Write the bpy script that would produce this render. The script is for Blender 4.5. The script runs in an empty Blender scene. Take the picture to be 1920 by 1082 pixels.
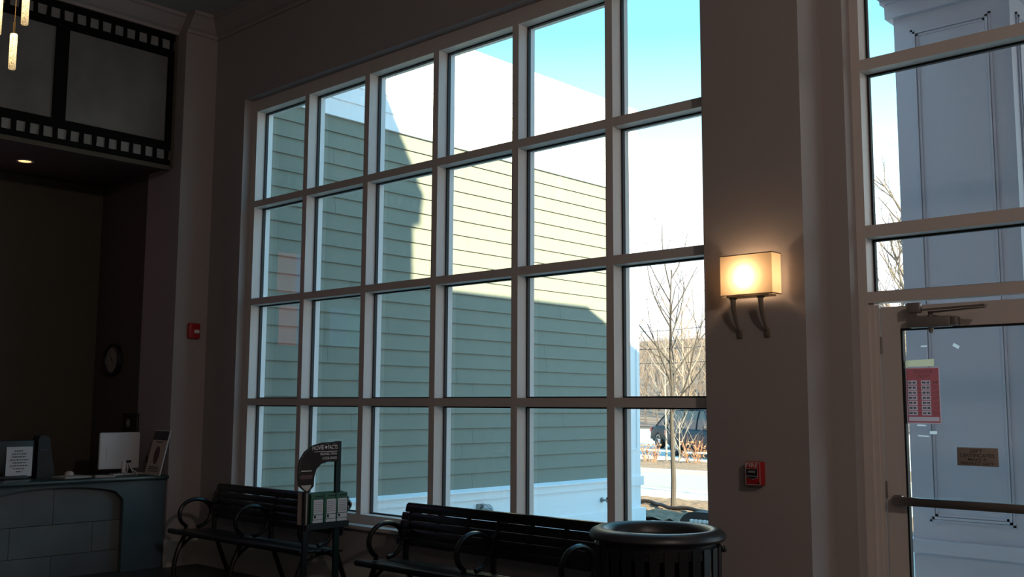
import bpy, bmesh, math, random
from mathutils import Vector, Matrix
rnd = random.Random(7)
scene = bpy.context.scene
COL = scene.collection
PI = math.pi

# ------------------------------------------------------------------ camera
cam_data = bpy.data.cameras.new('camera')
cam = bpy.data.objects.new('camera', cam_data)
COL.objects.link(cam)
YAW, PITCH, ROLL, EYE = math.radians(42.7), math.radians(6.57), math.radians(0.29), 1.58
fwd = Vector((-math.sin(YAW) * math.cos(PITCH), math.cos(YAW) * math.cos(PITCH), math.sin(PITCH)))
r0 = Vector((math.cos(YAW), math.sin(YAW), 0))
u0 = r0.cross(fwd)
rr = r0 * math.cos(ROLL) + u0 * math.sin(ROLL)
uu = -r0 * math.sin(ROLL) + u0 * math.cos(ROLL)
M = Matrix((rr, uu, -fwd)).transposed().to_4x4()
M.translation = Vector((0, 0, EYE))
cam.matrix_world = M
cam_data.sensor_width = 36.0
cam_data.lens = 1905.6 / 1920 * 36.0
cam_data.clip_start = 0.05
cam_data.clip_end = 1000
scene.camera = cam

# ------------------------------------------------------------------ world, sun, exposure
w = bpy.data.worlds.new('sky')
scene.world = w
w.use_nodes = True
nt = w.node_tree
nt.nodes.clear()
wo = nt.nodes.new('ShaderNodeOutputWorld')
bg = nt.nodes.new('ShaderNodeBackground')
tc = nt.nodes.new('ShaderNodeTexCoord')
sep = nt.nodes.new('ShaderNodeSeparateXYZ')
ramp = nt.nodes.new('ShaderNodeValToRGB')
cr = ramp.color_ramp
stops = [(0.0, (1.0, 1.02, 1.06)), (0.17, (0.98, 1.0, 1.06)), (0.26, (0.50, 0.90, 1.04)), (0.35, (0.21, 0.70, 0.95)),
         (0.6, (0.17, 0.58, 0.92)), (1.0, (0.15, 0.48, 0.88))]
cr.elements[0].position, cr.elements[0].color = stops[0][0], (*stops[0][1], 1)
cr.elements[1].position, cr.elements[1].color = stops[-1][0], (*stops[-1][1], 1)
for p_, c_ in stops[1:-1]:
    e_ = cr.elements.new(p_)
    e_.color = (*c_, 1)
bg.inputs['Strength'].default_value = 1.6
nt.links.new(tc.outputs['Generated'], sep.inputs[0])
nt.links.new(sep.outputs['Z'], ramp.inputs[0])
nt.links.new(ramp.outputs[0], bg.inputs[0])
nt.links.new(bg.outputs[0], wo.inputs[0])

sun_d = bpy.data.lights.new('sun', 'SUN')
sun_d.energy = 13.5
sun_d.angle = math.radians(0.6)
sun_d.color = (1.0, 0.89, 0.60)
sun = bpy.data.objects.new('sun', sun_d)
COL.objects.link(sun)
SUN = Vector((4.0, -1.0, 1.79)).normalized()
sun.rotation_euler = SUN.to_track_quat('Z', 'Y').to_euler()
sun.location = (20, -5, 14)

scene.view_settings.view_transform = 'Standard'
scene.view_settings.look = 'None'
scene.view_settings.gamma = 1.0
scene.view_settings.use_curve_mapping = False
scene.view_settings.exposure = 0.45
scene.cycles.max_bounces = 8
scene.cycles.transparent_max_bounces = 24
scene.cycles.sample_clamp_indirect = 6.0


# ------------------------------------------------------------------ helpers
MATS = {}


def mat(name, color, rough=0.6, metal=0.0, noise=0.0, scale=20.0, bump=0.0, spec=0.5, emit=None, estr=0.0, coat=0.0):
    if name in MATS:
        return MATS[name]
    m = bpy.data.materials.new(name)
    m.use_nodes = True
    t = m.node_tree
    b = t.nodes['Principled BSDF']
    b.inputs['Base Color'].default_value = (*color, 1)
    b.inputs['Roughness'].default_value = rough
    b.inputs['Metallic'].default_value = metal
    b.inputs['Specular IOR Level'].default_value = spec
    if coat:
        b.inputs['Coat Weight'].default_value = coat
    if emit:
        b.inputs['Emission Color'].default_value = (*emit, 1)
        b.inputs['Emission Strength'].default_value = estr
    if noise or bump:
        co = t.nodes.new('ShaderNodeTexCoord')
        n = t.nodes.new('ShaderNodeTexNoise')
        n.inputs['Scale'].default_value = scale
        n.inputs['Detail'].default_value = 4
        t.links.new(co.outputs['Object'], n.inputs['Vector'])
        if noise:
            mx = t.nodes.new('ShaderNodeMix')
            mx.data_type = 'RGBA'
            mx.inputs[6].default_value = (*[c * (1 - noise) for c in color], 1)
            mx.inputs[7].default_value = (*[min(1, c * (1 + noise)) for c in color], 1)
            t.links.new(n.outputs['Fac'], mx.inputs[0])
            t.links.new(mx.outputs[2], b.inputs['Base Color'])
        if bump:
            bp = t.nodes.new('ShaderNodeBump')
            bp.inputs['Strength'].default_value = bump
            bp.inputs['Distance'].default_value = 0.01
            t.links.new(n.outputs['Fac'], bp.inputs['Height'])
            t.links.new(bp.outputs[0], b.inputs['Normal'])
    MATS[name] = m
    return m


def glass_mat(name, tint, refl_boost=1.0, ior=1.5):
    m = bpy.data.materials.new(name)
    m.use_nodes = True
    t = m.node_tree
    t.nodes.clear()
    o = t.nodes.new('ShaderNodeOutputMaterial')
    mx = t.nodes.new('ShaderNodeMixShader')
    tr = t.nodes.new('ShaderNodeBsdfTransparent')
    gl = t.nodes.new('ShaderNodeBsdfGlossy')
    lw = t.nodes.new('ShaderNodeLayerWeight')
    lw.inputs['Blend'].default_value = 0.5
    pw = t.nodes.new('ShaderNodeMath')
    pw.operation = 'POWER'
    pw.inputs[1].default_value = 4.5
    fr = t.nodes.new('ShaderNodeMapRange')
    fr.inputs[3].default_value = 0.07
    fr.inputs[4].default_value = 1.0
    t.links.new(lw.outputs['Facing'], pw.inputs[0])
    t.links.new(pw.outputs[0], fr.inputs[0])
    tr.inputs[0].default_value = (*tint, 1)
    gl.inputs['Roughness'].default_value = 0.0
    gl.inputs[0].default_value = (refl_boost,) * 3 + (1,)
    t.links.new(fr.outputs[0], mx.inputs[0])
    t.links.new(tr.outputs[0], mx.inputs[1])
    t.links.new(gl.outputs[0], mx.inputs[2])
    t.links.new(mx.outputs[0], o.inputs[0])
    MATS[name] = m
    return m


class MB:
    def __init__(s):
        s.v, s.f, s.sm = [], [], []

    def add(s, vs, fs, smooth=False):
        o = len(s.v)
        s.v += [tuple(x) for x in vs]
        s.f += [tuple(i + o for i in f) for f in fs]
        s.sm += [smooth] * len(fs)
        return s

    def box(s, x0, x1, y0, y1, z0, z1):
        v = [(x0, y0, z0), (x1, y0, z0), (x1, y1, z0), (x0, y1, z0), (x0, y0, z1), (x1, y0, z1), (x1, y1, z1), (x0, y1, z1)]
        return s.add(v, [(0, 3, 2, 1), (4, 5, 6, 7), (0, 1, 5, 4), (1, 2, 6, 5), (2, 3, 7, 6), (3, 0, 4, 7)])

    def bbox(s, x0, x1, y0, y1, z0, z1, b=0.004, seg=2):
        bm = bmesh.new()
        bmesh.ops.create_cube(bm, size=1)
        for q in bm.verts:
            q.co = Vector(((x0 + x1) / 2 + q.co.x * (x1 - x0), (y0 + y1) / 2 + q.co.y * (y1 - y0), (z0 + z1) / 2 + q.co.z * (z1 - z0)))
        bmesh.ops.bevel(bm, geom=bm.edges[:], offset=b, segments=seg, affect='EDGES', profile=0.5)
        bm.verts.index_update()
        s.add([q.co[:] for q in bm.verts], [[q.index for q in f.verts] for f in bm.faces], True)
        bm.free()
        return s

    def prism(s, pts, axis, a0, a1):
        """pts: 2-D outline in the other two axes (in x,y,z order); extruded along axis from a0 to a1"""
        n = len(pts)

        def mk(p, a):
            q = list(p)
            q.insert(axis, a)
            return tuple(q)
        v = [mk(p, a0) for p in pts] + [mk(p, a1) for p in pts]
        f = [tuple(range(n))[::-1], tuple(range(n, 2 * n))]
        f += [(i, (i + 1) % n, (i + 1) % n + n, i + n) for i in range(n)]
        return s.add(v, f)

    def tube(s, path, rad, n=8, caps=True):
        path = [Vector(p) for p in path]
        k = len(path)
        rads = rad if isinstance(rad, (list, tuple)) else [rad] * k
        vs, fs = [], []
        ref = None
        for i, p in enumerate(path):
            d = (path[min(i + 1, k - 1)] - path[max(i - 1, 0)]).normalized()
            if ref is None:
                ref = Vector((0, 0, 1)) if abs(d.z) < 0.9 else Vector((1, 0, 0))
            a = d.cross(ref)
            if a.length < 1e-4:
                a = d.cross(Vector((0.3, 0.9, 0.2)))
            a.normalize()
            b = a.cross(d).normalized()
            ref = b
            for j in range(n):
                t = 2 * PI * j / n
                vs.append(p + (a * math.cos(t) + b * math.sin(t)) * rads[i])
        for i in range(k - 1):
            for j in range(n):
                fs.append((i * n + j, i * n + (j + 1) % n, (i + 1) * n + (j + 1) % n, (i + 1) * n + j))
        if caps:
            fs.append(tuple(range(n))[::-1])
            fs.append(tuple(range((k - 1) * n, k * n)))
        return s.add(vs, fs, True)

    def lathe(s, prof, c=(0, 0, 0), n=32, axis=2, closed=False):
        """prof: (radius, height) pairs"""
        vs, fs = [], []
        k = len(prof)
        for r, h in prof:
            for j in range(n):
                t = 2 * PI * j / n
                p = [r * math.cos(t), r * math.sin(t)]
                p.insert(axis, h)
                vs.append((p[0] + c[0], p[1] + c[1], p[2] + c[2]))
        for i in range(k - 1 + (1 if closed else 0)):
            for j in range(n):
                a, b = i, (i + 1) % k
                fs.append((a * n + j, a * n + (j + 1) % n, b * n + (j + 1) % n, b * n + j))
        if not closed:
            if prof[0][0] > 1e-5:
                fs.append(tuple(range(n))[::-1])
            if prof[-1][0] > 1e-5:
                fs.append(tuple(range((k - 1) * n, k * n)))
        return s.add(vs, fs, True)

    def xform(s, m):
        s.v = [tuple(m @ Vector(p)) for p in s.v]
        return s

    def build(s, name, material, parent=None, **props):
        off = Vector(parent.get('_o', (0, 0, 0))) if parent else Vector((0, 0, 0))
        me = bpy.data.meshes.new(name)
        me.from_pydata([(Vector(p) - off)[:] for p in s.v], [], s.f)
        bm = bmesh.new()
        bm.from_mesh(me)
        bmesh.ops.recalc_face_normals(bm, faces=bm.faces)
        bm.to_mesh(me)
        bm.free()
        for pl, q in zip(me.polygons, s.sm):
            pl.use_smooth = q
        if any(s.sm):
            me.set_sharp_from_angle(angle=math.radians(40))
        me.materials.append(MATS[material] if isinstance(material, str) else material)
        o = bpy.data.objects.new(name, me)
        COL.objects.link(o)
        if parent:
            o.parent = parent
            o['_o'] = list(off)
        for k_, v_ in props.items():
            o[k_] = v_
        return o


def tag(o, label, cat, group=None):
    o['label'] = label
    o['category'] = cat
    if group:
        o['group'] = group
    return o


def thing(name, loc, label=None, cat=None, group=None, kind=None):
    o = bpy.data.objects.new(name, None)
    o.empty_display_size = 0.1
    COL.objects.link(o)
    o.location = loc
    o['_o'] = list(loc)
    if label:
        tag(o, label, cat, group)
    if kind:
        o['kind'] = kind
    return o


def struct(o):
    o['kind'] = 'structure'
    return o


def copy_tree(o, parent=None):
    c = o.copy()
    COL.objects.link(c)
    c.parent = parent
    for ch in [q for q in o.children]:
        copy_tree(ch, c)
    return c


def text_mesh(s, body, origin, right, up, width, height, extrude=0.001, bold=True, shear=0.0):
    """adds the letters of body to the MB s: origin = left bottom corner, fitted into width x height"""
    cu = bpy.data.curves.new('txt', 'FONT')
    cu.body = body
    cu.size = 1
    cu.shear = shear
    cu.resolution_u = 3
    if bold:
        cu.offset = 0.012
    ob = bpy.data.objects.new('txt', cu)
    COL.objects.link(ob)
    dg = bpy.context.evaluated_depsgraph_get()
    me = bpy.data.meshes.new_from_object(ob.evaluated_get(dg))
    vs = [v.co.copy() for v in me.vertices]
    fs = [tuple(p.vertices) for p in me.polygons]
    bpy.data.objects.remove(ob)
    bpy.data.curves.remove(cu)
    bpy.data.meshes.remove(me)
    x0, x1 = min(v.x for v in vs), max(v.x for v in vs)
    y0, y1 = min(v.y for v in vs), max(v.y for v in vs)
    R_, U_ = Vector(right), Vector(up)
    O_ = Vector(origin)
    s.add([O_ + R_ * ((v.x - x0) / (x1 - x0) * width) + U_ * ((v.y - y0) / (y1 - y0) * height) for v in vs], fs)
    return s


# ------------------------------------------------------------------ materials
mat('wall_paint', (0.38, 0.335, 0.325), 0.75, noise=0.03, scale=60, bump=0.03, spec=0.2)
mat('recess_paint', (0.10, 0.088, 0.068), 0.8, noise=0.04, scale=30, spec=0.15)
mat('ceiling_paint', (0.45, 0.44, 0.42), 0.85, spec=0.2)
mat('floor_tile', (0.055, 0.05, 0.045), 0.45, noise=0.25, scale=3)
mat('trim_white', (0.62, 0.57, 0.54), 0.5, noise=0.03, scale=30, spec=0.4)
mat('frame_white', (0.66, 0.60, 0.57), 0.42, noise=0.02, scale=40, spec=0.5)
mat('frame_out', (0.78, 0.78, 0.78), 0.4)
mat('gasket', (0.012, 0.012, 0.013), 0.6)
mat('base_white', (0.55, 0.52, 0.47), 0.5)
glass_mat('pane', (0.93, 0.975, 0.97))
mat('siding', (0.24, 0.25, 0.207), 0.75, noise=0.06, scale=6, spec=0.2)
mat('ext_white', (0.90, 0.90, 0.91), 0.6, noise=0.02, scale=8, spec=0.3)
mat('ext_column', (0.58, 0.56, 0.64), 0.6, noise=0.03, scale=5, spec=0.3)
mat('roof_dark', (0.10, 0.10, 0.10), 0.9)
mat('bench_black', (0.005, 0.005, 0.006), 0.28, spec=0.5)
mat('can_black', (0.010, 0.010, 0.012), 0.32, noise=0.2, scale=80, spec=0.5)
mat('can_rim', (0.030, 0.030, 0.036), 0.38, noise=0.15, scale=60, spec=0.5)
mat('black_plastic', (0.012, 0.012, 0.013), 0.45)
mat('black_matte', (0.006, 0.006, 0.006), 0.8, spec=0.1)
mat('mulch', (0.27, 0.185, 0.13), 0.95, noise=0.55, scale=14, bump=1.0, spec=0.1)
mat('road', (0.37, 0.335, 0.30), 0.9, noise=0.1, scale=8)
mat('concrete', (0.58, 0.53, 0.47), 0.9, noise=0.05, scale=6)
mat('far_ground', (0.22, 0.165, 0.12), 0.95, noise=0.3, scale=0.7)
mat('hill', (0.21, 0.15, 0.12), 0.95, noise=0.35, scale=0.25)
mat('bark', (0.085, 0.07, 0.06), 0.9, noise=0.3, scale=30)
mat('bark_pale', (0.17, 0.135, 0.11), 0.9, noise=0.3, scale=10)
mat('bark_white', (0.33, 0.28, 0.24), 0.9, noise=0.2, scale=12)
mat('far_bark', (0.27, 0.20, 0.16), 0.95, noise=0.2, scale=1)
mat('rust_twig', (0.42, 0.20, 0.11), 0.9, noise=0.3, scale=20)
mat('car_blue', (0.012, 0.014, 0.024), 0.5, spec=0.3)
mat('car_black', (0.010, 0.010, 0.012), 0.5, spec=0.3)
mat('car_glass', (0.02, 0.03, 0.035), 0.2, spec=0.4)
mat('tyre', (0.012, 0.012, 0.012), 0.85)
mat('alloy', (0.5, 0.5, 0.52), 0.3, metal=0.8)
mat('tail_red', (0.35, 0.01, 0.01), 0.2)
mat('alarm_red', (0.42, 0.015, 0.02), 0.35)
mat('alarm_white', (0.75, 0.70, 0.66), 0.4)
mat('alarm_grey', (0.28, 0.28, 0.26), 0.5)
mat('steel', (0.34, 0.30, 0.27), 0.32, metal=0.9, noise=0.1, scale=4)
mat('bronze', (0.36, 0.30, 0.24), 0.4, metal=0.7)
mat('closer', (0.30, 0.26, 0.24), 0.4, metal=0.5)
mat('stone_tile', (0.125, 0.135, 0.14), 0.5, noise=0.4, scale=2.6, spec=0.4)
mat('stone_tile_light', (0.15, 0.155, 0.15), 0.5, noise=0.4, scale=3.1, spec=0.4)
mat('laminate', (0.07, 0.105, 0.125), 0.4, noise=0.08, scale=8)
mat('countertop', (0.018, 0.032, 0.030), 0.3, noise=0.3, scale=60)
mat('paper', (0.62, 0.60, 0.62), 0.7)


def thin_paper(name, col, tr, mixv=0.6):
    m_ = bpy.data.materials.new(name)
    m_.use_nodes = True
    t_ = m_.node_tree
    t_.nodes.clear()
    o2 = t_.nodes.new('ShaderNodeOutputMaterial')
    x2 = t_.nodes.new('ShaderNodeMixShader')
    d2_ = t_.nodes.new('ShaderNodeBsdfDiffuse')
    l2 = t_.nodes.new('ShaderNodeBsdfTranslucent')
    d2_.inputs[0].default_value = (*col, 1)
    l2.inputs[0].default_value = (*tr, 1)
    x2.inputs[0].default_value = mixv
    t_.links.new(d2_.outputs[0], x2.inputs[1])
    t_.links.new(l2.outputs[0], x2.inputs[2])
    t_.links.new(x2.outputs[0], o2.inputs[0])
    MATS[name] = m_


thin_paper('poster_red', (0.45, 0.07, 0.07), (0.36, 0.085, 0.09))
thin_paper('poster_pink', (0.60, 0.42, 0.44), (0.50, 0.36, 0.38))
thin_paper('cream_reflection', (0.80, 0.72, 0.48), (0.80, 0.72, 0.48))  # colour of the lamp reflection laid on the door glass
thin_paper('tape_white', (0.8, 0.8, 0.8), (0.9, 0.9, 0.9), 0.75)
mat('paper_warm', (0.52, 0.43, 0.37), 0.7)
mat('white_plastic', (0.66, 0.66, 0.68), 0.4)
mat('ink', (0.06, 0.06, 0.07), 0.7)
mat('mural_black', (0.004, 0.004, 0.004), 0.75, spec=0.1)
mat('sign_tan', (0.33, 0.28, 0.25), 0.6)
mat('green_cover', (0.008, 0.095, 0.045), 0.4)
mat('teal_dark', (0.006, 0.018, 0.017), 0.6, spec=0.3)
mat('arch_brown', (0.030, 0.019, 0.015), 0.7, noise=0.5, scale=9, spec=0.2)
mat('arch_ink', (0.70, 0.58, 0.56), 0.5)
mat('arch_red', (0.10, 0.016, 0.012), 0.5)
mat('clock_face', (0.30, 0.285, 0.25), 0.5)
mat('lamp_brass', (0.5, 0.36, 0.18), 0.3, metal=0.9)
mat('picture_red', (0.09, 0.02, 0.018), 0.5)
mat('pebble', (0.72, 0.70, 0.66), 0.7)
mat('drain_brown', (0.035, 0.022, 0.018), 0.7)

mat('mural_pale', (0.27, 0.265, 0.26), 0.75, noise=0.25, scale=6, spec=0.15)
# mural ground: weathered grey sheet
mm = mat('mural_grey', (0.19, 0.185, 0.18), 0.75, noise=0.45, scale=2.2, spec=0.15)

# ------------------------------------------------------------------ room shell
WY, WIN_T = 5.52, 4.65           # window wall plane
XP = -9.35                       # pier face
CEIL = 5.60
OUT = 5.82
XE = 4.2                         # wall on the right, behind the camera's view
YB = -6.5
OPL, OPR, OPB = -8.79, -3.436, 0.575

m = MB()
m.box(-9.6, OPL, WY, OUT, -0.1, 5.75)
m.box(OPL, OPR, WY, OUT, -0.1, OPB)
m.box(OPL, OPR, WY, OUT, WIN_T, 5.75)
m.box(OPR, -2.755, WY, OUT, -0.1, 5.75)
struct(m.build('wall_front', 'wall_paint'))
m = MB()
m.box(-2.755, -2.612, OUT, OUT + 0.11, -0.1, 5.12)
m.box(-2.755, -0.20, OUT, OUT + 0.2, 5.12, 5.75)
m.box(-0.52, -0.20, OUT, OUT + 0.11, -0.1, 5.12)
m.box(-0.45, XE + 0.2, WY, OUT, -0.1, 5.75)
struct(m.build('wall_entrance', 'wall_paint'))
m = MB()
m.box(-10.02, XP, 5.16, WY, -0.1, 5.75)        # pier
struct(m.build('wall_pier', 'wall_paint'))
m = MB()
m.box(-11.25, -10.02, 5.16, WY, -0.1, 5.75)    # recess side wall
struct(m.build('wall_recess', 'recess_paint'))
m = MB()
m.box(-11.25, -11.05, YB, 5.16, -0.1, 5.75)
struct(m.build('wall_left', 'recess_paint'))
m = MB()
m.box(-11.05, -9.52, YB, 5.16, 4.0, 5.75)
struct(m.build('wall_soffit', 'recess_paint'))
m = MB()
m.box(XE, XE + 0.2, YB, WY, -0.1, 5.75)
struct(m.build('wall_right', 'wall_paint'))
m = MB()
m.box(-11.25, XE + 0.2, YB - 0.2, YB, -0.1, 5.75)
struct(m.build('wall_back', 'wall_paint'))
m = MB()
m.box(-11.25, XE + 0.2, YB - 0.2, WY, -0.15, 0.0)
m.box(-2.755, -0.45, WY, 6.06, -0.15, 0.0)
struct(m.build('floor', 'floor_tile'))
m = MB()
m.box(-9.6, XE + 0.2, YB - 0.2, WY, CEIL, 5.80)
m.box(-2.755, -0.45, WY, OUT, CEIL, 5.80)
struct(m.build('ceiling', 'ceiling_paint'))


# crown mouldings
def crown(p0, p1, nrm, name):
    prof = [(0, 5.40), (0.015, 5.40), (0.02, 5.43), (0.05, 5.45), (0.09, 5.50), (0.13, 5.555), (0.15, 5.565), (0.15, 5.60), (0, 5.60)]
    a, b, n = Vector(p0), Vector(p1), Vector(nrm)
    vs = [(a + n * d)[:2] + (z,) for d, z in prof] + [(b + n * d)[:2] + (z,) for d, z in prof]
    k = len(prof)
    fs = [(i, (i + 1) % k, (i + 1) % k + k, i + k) for i in range(k)] + [tuple(range(k)), tuple(range(k, 2 * k))]
    mb = MB()
    mb.add(vs, fs)
    return struct(mb.build(name, 'wall_paint'))


crown((XP, WY, 0), (-2.755, WY, 0), (0, -1, 0), 'trim_1')
crown((XP, 5.16, 0), (XP, WY, 0), (1, 0, 0), 'trim_2')
crown((-9.52, YB, 0), (-9.52, 5.16, 0), (1, 0, 0), 'trim_3')


# baseboards
def base(x0, x1, y0, y1, name):
    b = MB()
    b.box(x0, x1, y0, y1, 0, 0.235)
    b.box(min(x0, x1) - 0.0, max(x0, x1), y0, y1, 0.235, 0.25)
    return struct(b.build(name, 'base_white'))


base(XP + 0.02, OPR + 0.6, WY - 0.02, WY, 'baseboard_front')
base(XP, XP + 0.02, 5.14, WY, 'baseboard_left')
base(-2.84, -2.755, WY - 0.02, WY, 'baseboard_entrance')
m = MB()
m.box(-9.56, -9.488, YB, 5.118, 3.955, 4.0)
struct(m.build('trim_4', 'recess_paint'))

# ------------------------------------------------------------------ big window
FY0, FY1, GY = 5.62, 5.72, 5.735      # frame front, frame back, glass plane
win = thing('window_1', (-6.1, 5.62, 0.575), kind='structure')
win['label'] = 'large white framed lobby window of twenty-four panes'
mx_left = [-4.293 - 0.901 * k for k in range(5)][::-1]
MW = 0.065
vert = [(OPL, -8.708)] + [(x, x + MW) for x in mx_left] + [(-3.50, OPR)]
ROWT = [0.651, 1.636, 2.621, 3.606, 4.591]
horz = [(OPB, 0.651)] + [(z - MW, z) for z in ROWT[1:4]] + [(4.527, WIN_T)]
for i, (a, b) in enumerate(vert):
    MB().box(a, b, FY0, FY1, OPB, WIN_T).build('mullion', 'frame_white', win)
    MB().box(a - (0 if i == 0 else 0.004), b + (0 if i == 6 else 0.004), FY1 + 0.03, FY1 + 0.085, OPB, WIN_T).build('outer_mullion', 'frame_out', win)
for j, (a, b) in enumerate(horz):
    for i in range(6):
        MB().box(vert[i][1], vert[i + 1][0], FY0 + 0.001, FY1, a, b).build('transom', 'frame_white', win)
        MB().box(vert[i][1] + 0.004, vert[i + 1][0] - 0.004, FY1 + 0.031, FY1 + 0.085, a - (0 if j == 0 else .003), b + (0 if j == 4 else .003)).build('outer_transom', 'frame_out', win)
for i in range(6):
    for j in range(4):
        x0, x1, z0, z1 = vert[i][1], vert[i + 1][0], horz[j][1], horz[j + 1][0]
        MB().box(x0 + 0.004, x1 - 0.004, GY - 0.004, GY + 0.004, z0 + 0.004, z1 - 0.004)
        g = MB().add([(x0 + .004, GY, z0 + .004), (x1 - .004, GY, z0 + .004), (x1 - .004, GY, z1 - .004), (x0 + .004, GY, z1 - .004)], [(0, 1, 2, 3)])
        g.build('glass_pane', 'pane', win)
        q = MB()
        for ya, yb, t in ((FY1, FY1 + 0.030, 0.011),):
            q.box(x0, x0 + t, ya, yb, z0, z1)
            q.box(x1 - t, x1, ya, yb, z0, z1)
            q.box(x0 + t, x1 - t, ya, yb, z0, z0 + t)
            q.box(x0 + t, x1 - t, ya, yb, z1 - t, z1)
        q.build('gasket', 'gasket', win)
q = MB()
q.bbox(OPL - 0.03, OPR + 0.03, WY - 0.035, FY0 - 0.001, OPB - 0.03, OPB + 0.004, 0.006)
q.build('window_sill', 'trim_white', win)

# ------------------------------------------------------------------ entrance: storefront frame, transom lights, doors
SY0, SY1 = 5.93, 6.03
ent = thing('window_2', (-1.56, SY0, 2.2), kind='structure')
ent['label'] = 'tall transom window above the glass entrance doors'
SX = [(-2.612, -2.555), (-1.60, -1.54), (-0.577, -0.52)]
SZ = [(2.204, 2.27), (2.602, 2.676), (3.644, 3.716), (5.05, 5.12)]
for k, (a, b) in enumerate(SX):
    MB().box(a, b, SY0, SY1, 2.204 if k == 1 else 0.0, 5.12).build('mullion', 'frame_white', ent)
for a, b in SZ:
    for i in range(2):
        MB().box(SX[i][1], SX[i + 1][0], SY0 + 0.001, SY1, a, b).build('transom', 'frame_white', ent)
for i in range(2):
    for j in range(3):
        x0, x1, z0, z1 = SX[i][1], SX[i + 1][0], SZ[j][1], SZ[j + 1][0]
        MB().add([(x0, SY1 + .012, z0), (x1, SY1 + .012, z0), (x1, SY1 + .012, z1), (x0, SY1 + .012, z1)], [(0, 1, 2, 3)]).build('glass_pane', 'pane', ent)
        q = MB()
        t = 0.013
        q.box(x0, x0 + t, SY1 - .0, SY1 + .03, z0, z1)
        q.box(x1 - t, x1, SY1 - .0, SY1 + .03, z0, z1)
        q.box(x0 + t, x1 - t, SY1, SY1 + .03, z0, z0 + t)
        q.box(x0 + t, x1 - t, SY1, SY1 + .03, z1 - t, z1)
        q.build('gasket', 'gasket', ent)
# door stop mouldings on the jamb (stepped)
for xs, sgn in ((-2.555, 1), (-0.577, -1)):
    MB().box(min(xs, xs + sgn * .028), max(xs, xs + sgn * .028), 5.952, SY1, 0.0, 2.204).build('door_stop', 'frame_white', ent)
    MB().box(min(xs, xs + sgn * .050), max(xs, xs + sgn * .050), 5.968, SY1, 0.0, 2.19).build('door_stop', 'frame_white', ent)


def door(x0, x1, name, hinge):
    y0, y1 = 5.975, 6.02
    d = thing(name, ((x0 + x1) / 2, y0, 0), kind='structure')
    zt, zb = 2.178, 0.01
    st = 0.112
    # stiles and rails
    MB().box(x0, x0 + st, y0, y1, zb, zt).build('stile', 'frame_white', d)
    MB().box(x1 - st, x1, y0, y1, zb, zt).build('stile', 'frame_white', d)
    MB().box(x0 + st, x1 - st, y0 + .0005, y1, 2.045, zt).build('rail', 'frame_white', d)
    MB().box(x0 + st, x1 - st, y0 + .0005, y1, zb, 0.26).build('rail', 'frame_white', d)
    a, b, c, e = x0 + st, x1 - st, 0.26, 2.045
    MB().add([(a, y1 - .012, c), (b, y1 - .012, c), (b, y1 - .012, e), (a, y1 - .012, e)], [(0, 1, 2, 3)]).build('glass_pane', 'pane', d)
    q = MB()
    t = .012
    q.box(a, a + t, y0 + .006, y1 - .004, c, e).box(b - t, b, y0 + .006, y1 - .004, c, e)
    q.box(a + t, b - t, y0 + .006, y1 - .004, c, c + t).box(a + t, b - t, y0 + .006, y1 - .004, e - t, e)
    q.build('gasket', 'gasket', d)
    # push bar: flat housing with end mounts
    pb = MB().bbox(x0 + 0.055, x1 - 0.055, y0 - 0.075, y0 - 0.045, 1.018, 1.068, .006).build('push_bar', 'steel', d)
    for xx in (x0 + 0.055, x1 - 0.105):
        MB().bbox(xx - .002, xx + .052, y0 - 0.05, y0, 1.012, 1.074, .008).build('bar_mount', 'steel', pb)
    # hinges
    for z in (0.3, 1.1, 1.95):
        xx = x0 if hinge < 0 else x1
        MB().tube([(xx, y0 - .006, z - .05), (xx, y0 - .006, z + .05)], .006, 8).build('hinge', 'steel', d)
    return d


d1 = door(-2.497, -1.575, 'door_1', -1)
d2 = door(-1.565, -0.635, 'door_2', 1)

# door closer (mounted on the top rail and head of door_1)
dc = thing('door_closer', (-2.14, 5.975, 2.07), 'grey door closer with folding arm on the glass door head', 'door closer')
MB().bbox(-2.312, -2.07, 5.905, 5.974, 2.040, 2.102, .008).build('closer_body', 'closer', dc)
MB().bbox(-2.068, -2.035, 5.91, 5.974, 2.045, 2.098, .006).build('end_cap', 'closer', dc)
MB().lathe([(.0, 2.005), (.012, 2.012), (.016, 2.03), (.016, 2.04)], (-2.19, 5.94, 0), 10).build('spindle_cap', 'closer', dc)
MB().tube([(-2.19, 5.94, 2.10), (-2.19, 5.94, 2.128)], .013, 10).build('pinion', 'closer', dc)
q = MB()
q.prism([(-2.20, 5.925), (-2.18, 5.955), (-1.845, 5.83), (-1.85, 5.812)], 2, 2.124, 2.132)
q.build('closer_arm', 'closer', dc)
q = MB()
q.prism([(-1.85, 5.81), (-1.84, 5.835), (-2.25, 5.92), (-2.255, 5.90)], 2, 2.136, 2.146)
q.build('forearm', 'closer', dc)
MB().bbox(-2.31, -2.23, 5.885, 5.929, 2.125, 2.185, .008).build('shoe', 'closer', dc)

# signs on the door glass
GD = 6.02 - 0.012
po = thing('hours_poster', (-2.27, GD, 1.5), 'red and white business hours poster taped to the glass door', 'poster')
def quad(q, x0, x1, z0, z1, y=GD - .004):
    return q.add([(x0, y, z0), (x1, y, z0), (x1, y, z1), (x0, y, z1)], [(0, 1, 2, 3)])


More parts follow.
